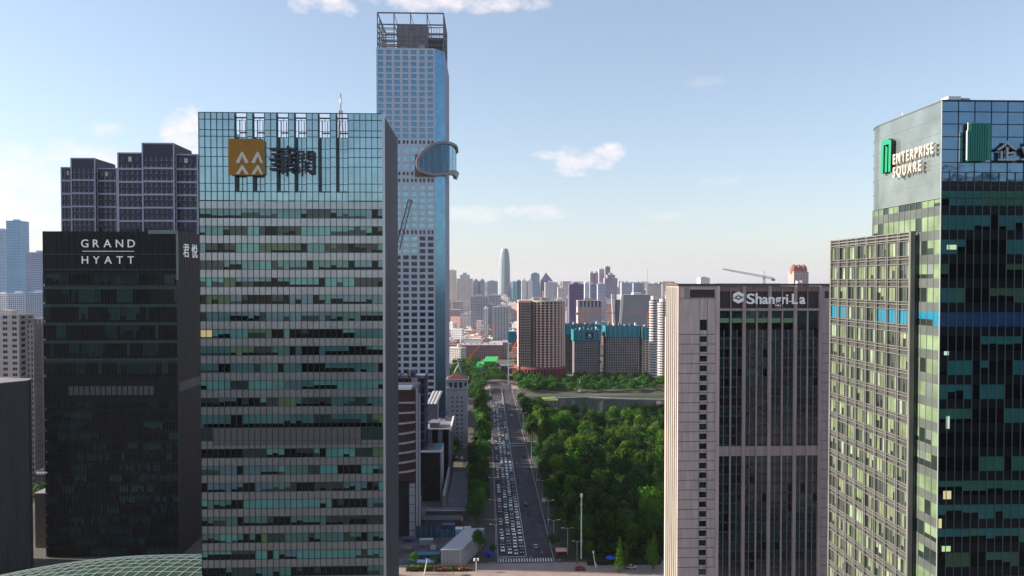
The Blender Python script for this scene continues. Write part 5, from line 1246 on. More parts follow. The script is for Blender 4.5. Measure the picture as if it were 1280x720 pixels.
# green sheds
for (a, b, y0, y1, D, lb, c) in ((604, 620, 456.5, 463, 1010, 'bright green shed roof, the farther of two', (.05, .42, .09)), (590, 602, 460, 467.5, 960, 'bright green shed roof, the nearer of two', (.05, .42, .09))):
    r_ = thing('green_shed', lb, 'shed', (gx((a+b)/2, D), D, 0)); x0, x1 = gx(a, D), gx(b, D); z1 = 12 if D > 1000 else 10
    m = MB(); m.box(x0, x1, D, D+26, 0, z1-4, mat('shed_green', c, .6)); m.build('wall', r_); m = MB(); m.face([(x0-.5, D-.6, z1-4), (x1+.5, D-.6, z1-4), (x1+4, D+27, z1), (x0+4, D+27, z1)], mat('shed_green', c)); m.face([(x0-.5, D-.6, z1-4.6), (x1+.5, D-.6, z1-4.6), (x1+.5, D-.6, z1-4), (x0-.5, D-.6, z1-4)], mat('shed_green', c)); m.build('roof', r_)
r_ = thing('dark_building', 'dark flat roofed hall left of the round tower base', 'building', (gx(636, 880), 890, 0)); m = MB(); m.box(gx(626, 880), gx(645, 880), 880, 905, 0, 16, mat('charcoal_wall', (0, 0, 0))); m.build('wall', r_); m = MB(); m.box(gx(626, 880)-.5, gx(645, 880)+.5, 879.5, 905, 16, 16.8, concrete_d); m.build('roof', r_)
# ---- named towers of the far city: (px0, px1, ytop, distance, wall, window tone, label, roof shape)
W1 = (.62, .55, .5); 
def far(px0, px1, ytop, D, wall, label, kind='flat', win=(.05, .06, .09), cw=3.4, fh=3.2, dep=None, cat='tower', col2=None, wu=(.22, .8)):
    wall = tuple(min(.8, c*1.4) for c in wall); x0, x1 = gx(px0, D), gx(px1, D); zt = DZ(ytop, D); root = thing('distant_tower', label, cat, ((x0+x1)/2, D, 0)); dep = dep or max(14, (x1-x0)*.6)  # walls brightened in colour for distant haze and sky light
    fm = facade_mat('facade_%.2f_%.2f_%.2f_%.1f' % (*wall, cw), wall, win, fh, cw, wu=wu); m = MB(); rf = MB(); c = mat('roofcol_%.2f_%.2f_%.2f' % (col2 or wall), col2 or wall, .7); w_ = x1-x0
    if kind == 'flat': m.box(x0, x1, D, D+dep, 0, zt, fm); rf.box(x0+w_*.3, x0+w_*.65, D+dep*.3, D+dep*.6, zt, zt+4, c); rf.box(x0-.4, x1+.4, D-.4, D+dep+.4, zt-.4, zt+.5, c)
    elif kind == 'step':
        m.box(x0, x1, D, D+dep, 0, zt-(zt*.12), fm); m.box(x0+w_*.2, x1-w_*.2, D-.5, D+dep*.8, 0, zt-zt*.04, fm); rf.box(x0+w_*.38, x1-w_*.38, D+2, D+dep*.6, zt-zt*.04, zt, c); rf.box(x0-.4, x1+.4, D-.2, D+dep+.4, zt*.88-.2, zt*.88+.8, c)
    elif kind == 'twin':
        m.box(x0, x0+w_*.44, D, D+dep, 0, zt, fm); m.box(x1-w_*.44, x1, D, D+dep, 0, zt, fm); m.box(x0+w_*.44, x1-w_*.44, D+4, D+dep, 0, zt-3, fm); rf.box(x0+w_*.1, x0+w_*.34, D+3, D+dep*.7, zt, zt+5, c); rf.box(x1-w_*.34, x1-w_*.1, D+3, D+dep*.7, zt, zt+5, c)
    elif kind == 'arch':
        m.box(x0, x1, D, D+dep, 0, zt-w_*.22, fm); n = 10; pl = [(x0+w_*i/n, zt-w_*.22+w_*.22*math.sin(math.pi*i/n)) for i in range(n+1)]
        for i in range(n): a, b = pl[i], pl[i+1]; rf.face([(a[0], D, zt-w_*.22), (b[0], D, zt-w_*.22), (b[0], D, b[1]), (a[0], D, a[1])], fm); rf.face([(a[0], D, a[1]), (b[0], D, b[1]), (b[0], D+dep, b[1]), (a[0], D+dep, a[1])], c)
    elif kind == 'spire':
        m.box(x0, x1, D, D+dep, 0, zt*.78, fm); ap = ((x0+x1)/2-w_*.05, D+dep/2, zt); bs = [(x0, D, zt*.78), (x1, D, zt*.78), (x1, D+dep, zt*.78), (x0, D+dep, zt*.78)]
        for i in range(4): rf.face([bs[i], bs[(i+1) % 4], ap], c)
        rf.tube([ap, (ap[0], ap[1], zt*1.06)], .5, c, 4)
    elif kind == 'taper':
        n = 12; pr = [(0, 1), (.35, 1), (.7, .96), (.85, .86), (.95, .7), (1, .5)]
        for i in range(len(pr)-1):
            (t0, s0), (t1, s1) = pr[i], pr[i+1]; m_x = (x0+x1)/2+w_*.06*(t0), (x0+x1)/2+w_*.06*t1
            A = [(m_x[0]+w_*.5*s0*math.cos(2*math.pi*k/n), D+dep/2+dep*.5*s0*math.sin(2*math.pi*k/n), zt*t0) for k in range(n)]; B = [(m_x[1]+w_*.5*s1*math.cos(2*math.pi*k/n), D+dep/2+dep*.5*s1*math.sin(2*math.pi*k/n), zt*t1) for k in range(n)]
            for k in range(n): j = (k+1) % n; m.face([A[k], A[j], B[j], B[k]], fm)
        rf.face(B, c)
    elif kind == 'dome':
        m.box(x0+w_*.12, x1-w_*.12, D, D+dep, 0, zt*.9, fm); 
        for k in range(3):
            cx = x0+w_*(.25+.25*k); n = 10; rr_ = w_*.2
            pr = [(1, 0), (1, .4), (.85, .7), (.4, .95), (0.02, 1)]
            for i in range(4):
                for j in range(n):
                    a, b = 2*math.pi*j/n, 2*math.pi*(j+1)/n; (r0, z0), (r1_, z1) = pr[i], pr[i+1]
                    rf.face([(cx+rr_*r0*math.cos(a), D+dep/2+rr_*r0*math.sin(a), zt*.88+z0*(zt*.12)), (cx+rr_*r0*math.cos(b), D+dep/2+rr_*r0*math.sin(b), zt*.88+z0*(zt*.12)), (cx+rr_*r1_*math.cos(b), D+dep/2+rr_*r1_*math.sin(b), zt*.88+z1*(zt*.12)), (cx+rr_*r1_*math.cos(a), D+dep/2+rr_*r1_*math.sin(a), zt*.88+z1*(zt*.12))], c)
    m.build('wall', root); rf.build('roof', root); return root
gl1 = (.2, .28, .36); lil = (.33, .32, .36); crm = (.6, .53, .47); pnk = (.52, .42, .4); gry = (.42, .41, .43); wht = (.72, .69, .66)
far(622.5, 637.5, 310.5, 2900, (.24, .29, .32), 'lone tall glass tower with a curved tapering top on the skyline', 'taper', dep=50, win=(.16, .2, .23))
far(560.5, 570.5, 338, 2100, crm, 'cream striped tower at the skyscraper edge on the skyline')
far(571, 591, 341, 2050, (.52, .45, .41), 'beige tower with a turquoise roof on the skyline', 'step', col2=(.2, .55, .52), wu=(.4, .7))
far(592, 606, 350.5, 2300, lil, 'lilac grey tower right of the turquoise roofed one', 'twin')
far(609, 621.5, 351.5, 2600, (.34, .38, .42), 'blue grey slab next to the tall tapering tower')
far(640.5, 645, 352, 2500, (.2, .42, .45), 'thin teal glass tower right of the tapering tower')
far(645.5, 652, 351, 2400, (.1, .2, .28), 'dark teal tower right of the tapering tower')
far(652, 665.5, 350.5, 2000, (.62, .54, .52), 'pinkish cream tower with pale ribs above the round tower', 'twin', wu=(.4, .7))
far(663.5, 674.5, 340.5, 2800, (.26, .33, .42), 'blue grey tower with an arched top', 'arch')
far(676, 691, 340.5, 2900, (.17, .16, .23), 'dark tower with a pyramid peak', 'spire')
far(681.5, 697, 353, 1900, gry, 'grey slab with a bright sunlit end above the round tower', wu=(.3, .7))
far(697.5, 708, 359.5, 1800, crm, 'short cream tower between the grey slab and the purple tower')
far(588.5, 610, 370.5, 1500, lil, 'wide lilac slab with a bright end near the skyscraper')
far(604.5, 610, 385.5, 1300, wht, 'small white block in front of the wide lilac slab')
far(611, 626, 369, 1700, (.36, .34, .38), 'grey lilac block below the tapering tower')
far(616, 636.5, 384, 1250, (.36, .35, .36), 'grey gridded slab with a cream sunlit end', wu=(.3, .7), cw=5, fh=4)
far(711.5, 730, 355.5, 1500, (.13, .1, .19), 'dark purple glass tower behind the netted towers', wu=(.1, .9), win=(.09, .07, .15))
far(731, 735.5, 353.5, 1700, wht, 'thin white tower beside the dark purple one')
far(722.5, 751.5, 376, 1150, (.3, .25, .25), 'brown unfinished tower with bare concrete piers', cw=6, fh=60, wu=(.3, .75), win=(.04, .04, .07))
far(737.5, 748, 341, 2300, (.36, .3, .35), 'mauve tower, left one of the clustered trio', 'twin')
far(748.8, 755.5, 336.5, 2350, (.5, .44, .45), 'pinkish tower, middle one of the clustered trio')
far(755.8, 772, 341, 2250, (.33, .28, .34), 'mauve slab with a tall roof box, end one of the clustered trio', 'step')
far(756.5, 762.8, 333.5, 2380, (.3, .27, .33), 'slim mauve tower topping the clustered trio')
far(737.5, 747, 355.5, 1750, (.25, .26, .38), 'small blue tower below the clustered trio')
far(747.3, 757.8, 355, 1650, (.4, .4, .48), 'pale lilac tower below the clustered trio')
far(777, 791, 353.5, 2100, (.38, .38, .42), 'blue grey slab with a white end above the fin building')
far(792, 805, 354, 2000, (.28, .3, .38), 'darker blue grey slab next to the broadcasting mast')
far(989.5, 1013.5, 330, 1500, (.45, .3, .28), 'pinkish tower with red domes over the stone hotel roof', 'dome', col2=(.3, .12, .1), dep=28)
far(8.5, 25.5, 278, 1500, (.2, .36, .5), 'tall pale blue glass tower near the picture edge', 'flat', win=(.14, .28, .42), wu=(.1, .9), dep=30)
far(-8, 6.2, 289, 1650, (.28, .38, .5), 'blue glass tower cut by the picture edge', 'flat', win=(.2, .3, .42), wu=(.1, .9), dep=30)
far(33, 62, 316.5, 1300, (.26, .3, .4), 'slate blue tower partly hidden by the dark hotel', 'flat', win=(.15, .2, .3), wu=(.1, .9), dep=30)
far(-6, 9, 367.5, 1250, wht, 'white low block below the blue glass towers at the picture edge')
far(9, 31, 366.5, 1230, (.4, .45, .5), 'pale blue low block below the tall glass towers')
far(31, 58, 366, 1150, (.32, .38, .46), 'slate low block in front of the slate blue tower')
# broadcasting mast
X = gx(809.3, 2400); r_ = thing('broadcast_mast', 'needle thin broadcasting mast on the skyline', 'mast', (X, 2400, 0)); m = MB(); m.tube([(X, 2400, 60), (X, 2400, DZ(335, 2400))], 1.3, steel, 6, .7); m.build('needle', r_); m = MB(); m.tube([(X, 2400, 0), (X, 2400, 62)], 3.5, concrete, 8, 2.0); m.build('shaft', r_)
# long pink building and red district
def slab_row(px0, px1, ybase, h, wall, label, roofc, name='apartment_slab', group=None, dep=13, D=None, windows_mat=None):
    D = D or gY(ybase); x0, x1 = gx(px0, D), gx(px1, D); root = thing(name, label, 'apartment block', ((x0+x1)/2, D, 0), group)
    m = MB(); m.box(x0, x1, D, D+dep, 0, h, facade_mat('slab_%.2f_%.2f_%.2f' % wall, wall, (.06, .05, .06), 3.0, 3.3)); m.build('wall', root)
    rc = mat('slabroof_%.2f_%.2f_%.2f' % roofc, roofc, .8, var=.15, vscale=.1); m = MB(); m.face([(x0-.6, D-.7, h), (x1+.6, D-.7, h), (x1+.6, D+dep/2, h+3.2), (x0-.6, D+dep/2, h+3.2)], rc); m.face([(x1+.6, D+dep+.7, h), (x0-.6, D+dep+.7, h), (x0-.6, D+dep/2, h+3.2), (x1+.6, D+dep/2, h+3.2)], rc)
    m.face([(x0, D, h), (x0, D+dep/2, h+3.1), (x0, D+dep, h)], rc); m.face([(x1, D, h), (x1, D+dep/2, h+3.1), (x1, D+dep, h)], rc)
    n = int((x1-x0)/9)
    for k in range(n): u = x0+(k+.5)*9; m.box(u-.6, u+.6, D+2, D+3.6, h, h+3.0, mat('chimney_red', (.35, .2, .17), .8))
    m.build('roof', root)
red1 = (.36, .17, .16); red2 = (.42, .25, .22); rgrey = (.36, .34, .37)
slab_row(577, 628, 449, 22, (.4, .2, .2), 'long pinkish red apartment row closest to the green sheds', (.42, .39, .42))
slab_row(628, 634, 448, 25, (.6, .42, .4), 'short pale pink end block beside the long red row', rgrey)
slab_row(562, 574, 438, 19, (.6, .52, .47), 'cream apartment row at the skyscraper edge', rgrey)
slab_row(636, 648, 440, 17, red1, 'red apartment row hidden partly by the slim netted frame', rgrey)

# the close packed far city
rng = random.Random(77); PAL = [((.7, .62, .57), 'cream'), ((.78, .75, .73), 'white'), ((.62, .48, .46), 'pinkish'), ((.5, .47, .53), 'lilac grey'), ((.5, .27, .24), 'brick red'), ((.55, .52, .5), 'grey')]
taken = []
def filler(px, D, wpx_m, h, dep, pal, rot=0):
    wall, cn = pal; x = gx(px, D); zone = 'nearer' if D < 1500 else 'middle' if D < 2600 else 'farthest'
    hk = 'low' if h < 26 else 'mid rise' if h < 55 else 'tall'
    root = thing('city_block', '%s %s block in the %s rows of the close packed city' % (hk, cn, zone), 'city building', (x, D, 0), 'blocks of the close packed city')
    fm = facade_mat('city_%.2f_%.2f' % wall[:2], wall, (.08, .08, .1), 3.1, rng.choice([3.3]))
    root.location = (x, D+dep/2, 0); root.rotation_euler.z = 0
    q_ = R(-rng.uniform(8, 38)) if rng.random() < .6 else R(rng.uniform(-5, 5)); X_, D0_ = x, D; x, D = 0, -dep/2
    m = MB(); m.box(x-wpx_m/2, x+wpx_m/2, D, D+dep, 0, h, fm); w_o = m.build('wall'); w_o.parent = root
    m = MB(); rc = mat('cityroof_'+cn.replace(' ', '_'), tuple(min(.7, c*.85+.05) for c in wall), .8, var=.2, vscale=.05)
    m.box(x-wpx_m/2-.4, x+wpx_m/2+.4, D-.4, D+dep+.4, h, h+.8, rc); n = rng.randint(1, 4)
    for k in range(n):
        u = x-wpx_m/2+wpx_m*rng.random()*.8; s_ = rng.uniform(2, min(7, wpx_m*.25)); m.box(u, u+s_, D+dep*.2, D+dep*.6, h+.8, h+rng.uniform(2, 5), white_p if rng.random() < .35 else rc)
    r_o = m.build('roof'); r_o.parent = root; root.rotation_euler.z = q_
D = 1060.0; count = 0
while D < 5200:
    lo, hi = 548, 846
    pitch = 50 if D < 1500 else 75 if D < 2000 else 120 if D < 3200 else 200
    px = lo+rng.uniform(0, 14)
    while px < hi and count < 292:
        wm = rng.uniform(15, 44) if D < 1500 else rng.uniform(16, 40) if D < 2600 else rng.uniform(24, 60); wp = wm*FPX/D
        tall = rng.random(); h = rng.uniform(15, 24) if D < 1500 else rng.uniform(16, 34) if tall < .6 else rng.uniform(35, 75)
        if D > 2600: h = rng.uniform(25, 60) if tall < .7 else rng.uniform(60, 112)
        pc = px+wp/2
        block_ok = not (D < 1180 and 575 < pc < 636) and not (D < 1500 and 760 < pc < 818) and not (D < 1280 and (pc > 700 or 640 < pc < 700)) and not (D < 1350 and 612 < pc < 640 and h > 20)
        if block_ok:
            filler(pc, D+rng.uniform(-8, 8), wm, h, rng.uniform(12, 22), rng.choice(PAL) if D > 1500 else rng.choice([PAL[4], PAL[4], PAL[2], PAL[5], PAL[0], PAL[3]])); count += 1
        px += wp+rng.uniform(1.5, 12 if D < 2000 else 14)
    D += pitch*rng.uniform(.85, 1.3)
print('FILL', count, D)
# left gap of the picture
for px, D, h in ((2, 900, 22), (14, 940, 18), (28, 980, 25), (40, 900, 20), (50, 960, 24), (-4, 1050, 30), (20, 1080, 26), (46, 1100, 28)):
    filler(px, D, 16, h, 14, PAL[(int(px)+6) % 6])
far_m = MB()
for k in range(1500):
    D = rng.uniform(1130, 4200); px = rng.uniform(555, 842)
    if D < 1500 and (px > 640 or D < 1200 and px < 636): continue
    if D < 1700 and px > 755: continue
    x = gx(px, D); w_ = rng.uniform(10, 30); h = rng.uniform(8, 20) if rng.random() < .78 else rng.uniform(25, 24+D/80); wall, cn = rng.choice(PAL)
    a = -rng.uniform(.1, .6); ca, sa = math.cos(a), math.sin(a); far_m.box(0, w_, 0, rng.uniform(9, 16), 0, h, facade_mat('city_%.2f_%.2f' % wall[:2], wall, (.08, .08, .1)), ((x, D), (ca, sa), (-sa, ca)))
for k in range(700):
    D = rng.uniform(4200, 14000); px = rng.uniform(545, 850); 
    if rng.random() < .12: px = rng.uniform(-30, 60)
    x = gx(px, D); w_ = rng.uniform(25, 70)*D/5000; h = rng.uniform(25, 75) if rng.random() < .8 else rng.uniform(75, 125); wall, cn = rng.choice(PAL[:4])
    far_m.box(x-w_/2, x+w_/2, D, D+25, 0, h, facade_mat('city_%.2f_%.2f' % wall[:2], wall, (.08, .08, .1)))
tag(far_m.build('distant_city'), kind='stuff')
# ------------------------------------------------------------------ trees
leafm = []
for i, c in enumerate([(.016, .06, .007), (.03, .1, .009), (.062, .15, .012), (.018, .042, .01)]):
    m = mat('foliage_%d' % i, c, .75, obj_var=.45); p = m.node_tree.nodes['Principled BSDF']; p.inputs['Specular IOR Level'].default_value = .15
    leafm.append(m)
bark = mat('bark', (.09, .065, .045), .9)
def crown_mesh(seed, kind='round', n=2300, leaf=.62, mats=None):
    r = random.Random(seed); m = MB(); cl = []
    if kind == 'round':
        for i in range(15):
            a = r.uniform(0, 6.283); e = r.uniform(-.25, 1.0); q = r.uniform(.45, .95)
            cl.append((Vector((math.cos(a)*q*3.9*math.cos(e*1.3), math.sin(a)*q*3.9*math.cos(e*1.3), 8.2+3.6*math.sin(e*1.35)*q)), r.uniform(1.4, 2.5)))
        cl.append((Vector((0, 0, 8.5)), 3.2))
    else:
        for i in range(13): z = 2.5+i*.85; cl.append((Vector((r.uniform(-.5, .5), r.uniform(-.5, .5), z)), 1.9*(1-i/14)+.35))
    tot = sum(c[1]**2 for c in cl)
    for c, rad in cl:
        mt = leafm[r.choice([0, 0, 1, 1, 2, 3])] if mats is None else mats[0]
        for k in range(int(n*rad*rad/tot)):
            d = Vector((r.gauss(0, 1), r.gauss(0, 1), r.gauss(0, 1)+.25)).normalized(); p = c+d*rad*(.72+.35*r.random())
            nn = (d+Vector((r.gauss(0, .45), r.gauss(0, .45), r.gauss(0, .45)))).normalized(); a = nn.orthogonal().normalized(); b = nn.cross(a); q = r.uniform(0, 6.28); s = leaf*r.uniform(.6, 1.15)
            u = (a*math.cos(q)+b*math.sin(q))*s; v = (b*math.cos(q)-a*math.sin(q))*s*.75
            k0 = len(m.v); m.v += [tuple(p-u*.5), tuple(p+v*.5), tuple(p+u*.5), tuple(p-v*.5)]; m.f.append((k0, k0+1, k0+2, k0+3)); m.mi.append(m.m(mt))
    return m.mesh('crown')
def trunk_mesh(seed, kind='round'):
    r = random.Random(seed); m = MB(); m.tube([(0, 0, 0), (.1, .05, 2.5), (0, .1, 5.5), (.1, 0, 8.5)], .3, bark, 6, .1)
    if kind == 'round':
        for k in range(5): a = r.uniform(0, 6.28); m.tube([(0, 0, 3.5+k*.6), (math.cos(a)*1.3, math.sin(a)*1.3, 5.5+k*.6), (math.cos(a)*2.5, math.sin(a)*2.5, 7.2+k*.5)], .13, bark, 5, .04)
    return m.mesh('trunk')
CR = [crown_mesh(i) for i in range(6)]; TR = [trunk_mesh(i) for i in range(6)]
CB = [crown_mesh(30+i, 'round', 2300, .62, [leafm[2]]) for i in range(2)]
CF = [crown_mesh(50+i, 'cone', 1100, .5, [leafm[2]]) for i in range(3)]; TF = trunk_mesh(60, 'cone')
ntree = 0; spots = []
R_ = random.Random(21)
def tree(x, y, s, label, group, kind='round', name='broadleaf_tree', v=None, sz=None):
    global ntree
    spots.append((x, y, s))
    t = thing(name, label, 'tree', (x, y, 0), group); t.rotation_euler.z = R_.uniform(0, 6.28); sz = sz or s*R_.uniform(.9, 1.15); t.scale = (s, s, sz)
    i = R_.randrange(6) if v is None else v
    for nm, me in (('trunk', TR[i] if kind != 'cone' else TF), ('crown', CR[i] if kind == 'round' else CB[i % 2] if kind == 'bright' else CF[i % 3])):
        o = bpy.data.objects.new(nm, me); C.objects.link(o); o.parent = t
    ntree += 1
# park grid, jittered
pts = []
y = 312.0
while y < 604:
    right = .247*y+3; x = 41+R_.uniform(0, 6)
    while x < right: pts.append((x+R_.uniform(-2.5, 2.5), y+R_.uniform(-4, 4))); x += 10.8+R_.uniform(-1.5, 1.5)
    y += 11
far_pts = []
for (x, y) in pts:
    px = 607+x*FPX/y; py = HZ+120*FPX/y
    if px < 690 and 563 < py < 588: continue       # the small paved clearing by the road
    if y < 335: g_ = 'front edge of the park above the crossing'
    elif x < 56: g_ = 'park edge along the wide road'
    elif y > 560: g_ = 'park bank of the lake'
    elif y > 470: g_ = 'far half of the dense park'
    else: g_ = 'near half of the dense park'
    q_ = R_.random()
    if q_ < .055: tree(x, y, R_.uniform(1.2, 1.5), 'bright yellow green tree standing out in the '+g_.replace(' along the wide road', ' along the road'), 'bright trees, '+g_, 'bright'); continue
    if q_ < .14: tree(x, y, R_.uniform(1.25, 1.6), 'pointed conifer rising among round crowns, '+g_.replace(' along the wide road', ' along the road'), 'conifers, '+g_, 'cone', 'conifer'); continue
    tree(x, y, R_.uniform(.95, 1.55), 'leafy green tree in the '+g_ if 'edge' not in g_ else 'leafy green tree at the '+g_, 'trees, '+g_)
npk = ntree
for k in range(18):
    y = 340+k*20.5; px = 607+40*FPX/y
    if 563 < HZ+120*FPX/y < 580: continue
    tree(34.5+R_.uniform(-.8, .8), y, R_.uniform(.9, 1.15), 'small street tree on the park side pavement', 'street trees on the park side pavement')
for k in range(40):
    y = 345+k*9; x = -3+R_.uniform(-3.5, 3.5)
    tree(x, y, R_.uniform(1.05, 1.35), 'dark street tree in the row on the built up side of the road', 'street trees on the built up side')
tree(gx(598, 305), 305, .0001+.72, 'slender lone tree standing sunlit by the blue dome tent', None, v=2, sz=1.15)
tree(gx(616.5, 313), 312.5, .4, 'tiny tree at the foot of the lamp left of the car queue', None, v=1)
tree(gx(693, 318), 318, .62, 'round young tree at the park corner of the crossing', None, v=4)
for x_, y_, s_, lb in ((516, 300, .5, 'yellow green shrub tree by the teal roofed cabin'), (545, 300, .42, 'small yellow green tree against the pale box building wall'), (566, 293, .3, 'tiny tree before the pale box building')):
    tree(gx(x_, y_), y_, s_, lb, None)
for k in range(16):
    y = 455+k*16; tree(-19-R_.uniform(0, 10), y, R_.uniform(.8, 1.1), 'tree in the second row behind the built up side pavement', 'second row trees on the built up side')
conifs = [(775, 293, 1.0), (783, 296, .85), (818, 296, 1.05), (812, 301, .8), (768, 420, 1.3), (778, 424, 1.2), (790, 418, 1.35), (802, 424, 1.25), (813, 420, 1.3), (824, 424, 1.2), (820, 345, 1.4), (812, 348, 1.1)]
for px, Y, s in conifs:
    tree(gx(px, Y), Y, s, ('pointed conifer in the row before the park trees' if Y > 400 else 'pointed conifer beside the cross road' if Y < 302 else 'pointed conifer by the stone hotel side'), 'conifers', 'cone', 'conifer')
# hedge like row along the cross road
for k in range(9): tree(44+k*6.2, 307+R_.uniform(-1, 1), R_.uniform(.5, .68), 'low rounded tree in the hedge row along the cross road', 'hedge row along the cross road')
n_ind = ntree
tree(gx(47, 370), 370, 1.5, 'dark tree squeezed between the charcoal slab and the dark hotel', None, v=3)
# beyond the lake and round the far cross road: one woodland
wood = []
for k in range(8):
    for q in (600, 628, 655, 682): wood.append((R_.uniform(36, 52), q+R_.uniform(-10, 10), R_.uniform(.7, 1.0)))
for k in range(170): y = R_.uniform(772, 862); wood.append((R_.uniform(36, .252*y), y, R_.uniform(.7, 1.15)))
for k in range(90): y = R_.uniform(700, 1050); wood.append((R_.uniform(-.062*y, -12), y, R_.uniform(.7, 1.2)))
for k in range(34): wood.append((R_.uniform(-25, 60), R_.uniform(843, 905), R_.uniform(.7, 1.2)))
for k in range(70): y = R_.uniform(905, 1050); wood.append((R_.uniform(-60, 190), y, R_.uniform(.6, 1)))
for k in range(24): wood.append((R_.uniform(30, 60), R_.uniform(770, 850), R_.uniform(1.0, 1.5)))
for k in range(26): wood.append((R_.uniform(-14, 3), R_.uniform(705, 860), R_.uniform(.8, 1.2)))
BC = crown_mesh(90, n=520, leaf=1.25)
vs_ = [tuple(v.co) for v in BC.vertices]; fs_ = [tuple(p_.vertices) for p_ in BC.polygons]
import numpy as np
va = np.array(vs_); fa = np.array(fs_); mi0 = np.array([p_.material_index for p_ in BC.polygons])
left_ind = max(0, 300-n_ind); wood.sort(key=lambda q: q[1])
V, Fc, MI = [], [], []; off = 0
for i, (x, y, s) in enumerate(wood):
    if abs(x-17) < 19 and y < 842: continue
    if i < left_ind:
        tree(x, y, s, 'leafy tree on the far side of the lake' if x > 0 else 'leafy tree beyond the red roofed tower block', 'trees beyond the lake' if x > 0 else 'trees beyond the tower block'); continue
    a = R_.uniform(0, 6.28); c_, s_ = math.cos(a), math.sin(a); q = va.copy(); q[:, 0] = (va[:, 0]*c_-va[:, 1]*s_)*s+x; q[:, 1] = (va[:, 0]*s_+va[:, 1]*c_)*s+y; q[:, 2] = va[:, 2]*s*.92-1
    V.append(q); Fc.append(fa+off); MI.append(mi0); off += len(va)
V = np.concatenate(V); Fc = np.concatenate(Fc); MI = np.concatenate(MI)
me = bpy.data.meshes.new('woodland'); me.from_pydata(V.tolist(), [], Fc.tolist())
for mt in BC.materials: me.materials.append(mt)
me.polygons.foreach_set('material_index', MI.tolist())
o = bpy.data.objects.new('woodland', me); C.objects.link(o); tag(o, kind='stuff')
# undergrowth in the park so that no bare floor shows between the crowns
us = MB()
for k in range(9000):
    y = R_.uniform(310, 596); x = R_.uniform(40, .247*y+2); px = 607+x*FPX/y; py = HZ+120*FPX/y
    if px < 690 and 563 < py < 588: continue
    z = R_.uniform(.1, 2.6); d = Vector((R_.gauss(0, 1), R_.gauss(0, 1), abs(R_.gauss(0, 1))+.3)).normalized(); a = d.orthogonal().normalized(); b = d.cross(a); s = R_.uniform(.6, 1.6); p = Vector((x, y, z))
    us.face([p-a*s, p+b*s*.7, p+a*s, p-b*s*.7], leafm[R_.choice([0, 0, 3])])
tag(us.build('undergrowth'), kind='stuff')

# ------------------------------------------------------------------ cars
def car_parts(col):
    body = MB(); pm = MATS.get('car_'+col) or mat('car_'+col, {'white': (.7, .7, .7), 'silver': (.35, .36, .38), 'black': (.015, .015, .018), 'blue': (.03, .06, .2), 'red': (.35, .03, .03), 'brown': (.16, .1, .07)}[col], .25, metal=.1)
    prof = [(-2.2, .35), (-2.28, .6), (-2.2, .8), (-1.25, .93), (1.35, .97), (2.15, .92), (2.25, .65), (2.18, .35)]
    W = .87
    n = len(body.v); k = len(prof)
    for s in (-1, 1): body.v += [(s*W*(1 if 0 < i < k-1 else .96), y, z) for i, (y, z) in enumerate(prof)]
    mi = body.m(pm)
    for i in range(k): j = (i+1) % k; body.f.append((i, j, k+j, k+i)); body.mi.append(mi)
    body.f.append(tuple(range(k))[::-1]); body.mi.append(mi); body.f.append(tuple(range(k, 2*k))); body.mi.append(mi)
    roof = [(-.45, 1.42), (1.0, 1.44)]
    body.box(-.68, .68, -.4, .95, 1.40, 1.46, pm)
    gl_ = MB(); gm = mat('car_glass', (.012, .015, .02), .05, ior=1.5); P = lambda s, y, z, w_: (s*w_, y, z)
    lo = [(-.82, -1.2, .94), (.82, -1.2, .94), (.82, 1.65, .97), (-.82, 1.65, .97)]; hi = [(-.66, -.42, 1.42), (.66, -.42, 1.42), (.66, .98, 1.42), (-.66, .98, 1.42)]
    for i in range(4): j = (i+1) % 4; gl_.face([lo[i], lo[j], hi[j], hi[i]], gm)
    wh = MB(); 
    for s in (-1, 1):
        for y in (-1.4, 1.35): wh.tube([(s*.7, y, .33), (s*.9, y, .33)], .33, mat('tyre', (.015, .015, .015), .8), 10)
    wl = MB(); n = 10
    hl = MB(); 
    lm = mat('headlight', (.8, .8, .78), .2, emit=(1, .97, .9, .5)); tm_ = mat('tail_light', (.4, .01, .01), .3)
    one = MB(); one.box(-.16, .16, -2.27, -2.19, .58, .74, lm); two = MB(); two.box(-.14, .14, 2.18, 2.27, .62, .82, tm_)
    wheel = MB(); wheel.tube([(-.1, 0, 0), (.1, 0, 0)], .33, mat('tyre', (0, 0, 0)), 10)
    return dict(body=body.mesh('body'), glass=gl_.mesh('window_glass'), wheel=wheel.mesh('wheel'), head=one.mesh('headlight'), tail=two.mesh('tail_light'))
CP = {c: car_parts(c) for c in ('white', 'silver', 'black', 'blue', 'red', 'brown')}
def car(x, y, col, label, group, face=-1, detail=True):
    turn = math.pi/2 if 'cross road' in label else 0
    t = thing('car', label, 'car', (x, y, .026), group); t.rotation_euler.z = (0 if face < 0 else math.pi)+turn+R_.uniform(-.02, .02); p = CP[col]
    L_ = [('body', p['body'], (0, 0, 0)), ('window_glass', p['glass'], (0, 0, 0))]
    if detail: L_ += [('wheel', p['wheel'], (s*.8, yy_, .33)) for s in (-1, 1) for yy_ in (-1.4, 1.35)]+[('headlight', p['head'], (s*.6, 0, 0)) for s in (-1, 1)]+[('tail_light', p['tail'], (s*.6, 0, 0)) for s in (-1, 1)]
    for nm, me, loc in L_: o = bpy.data.objects.new(nm, me); C.objects.link(o); o.parent = t; o.location = loc
lanes = [(7.5, 'pavement side lane'), (10.5, 'second lane'), (13.3, 'third lane'), (16.0, 'lane beside the railing')]
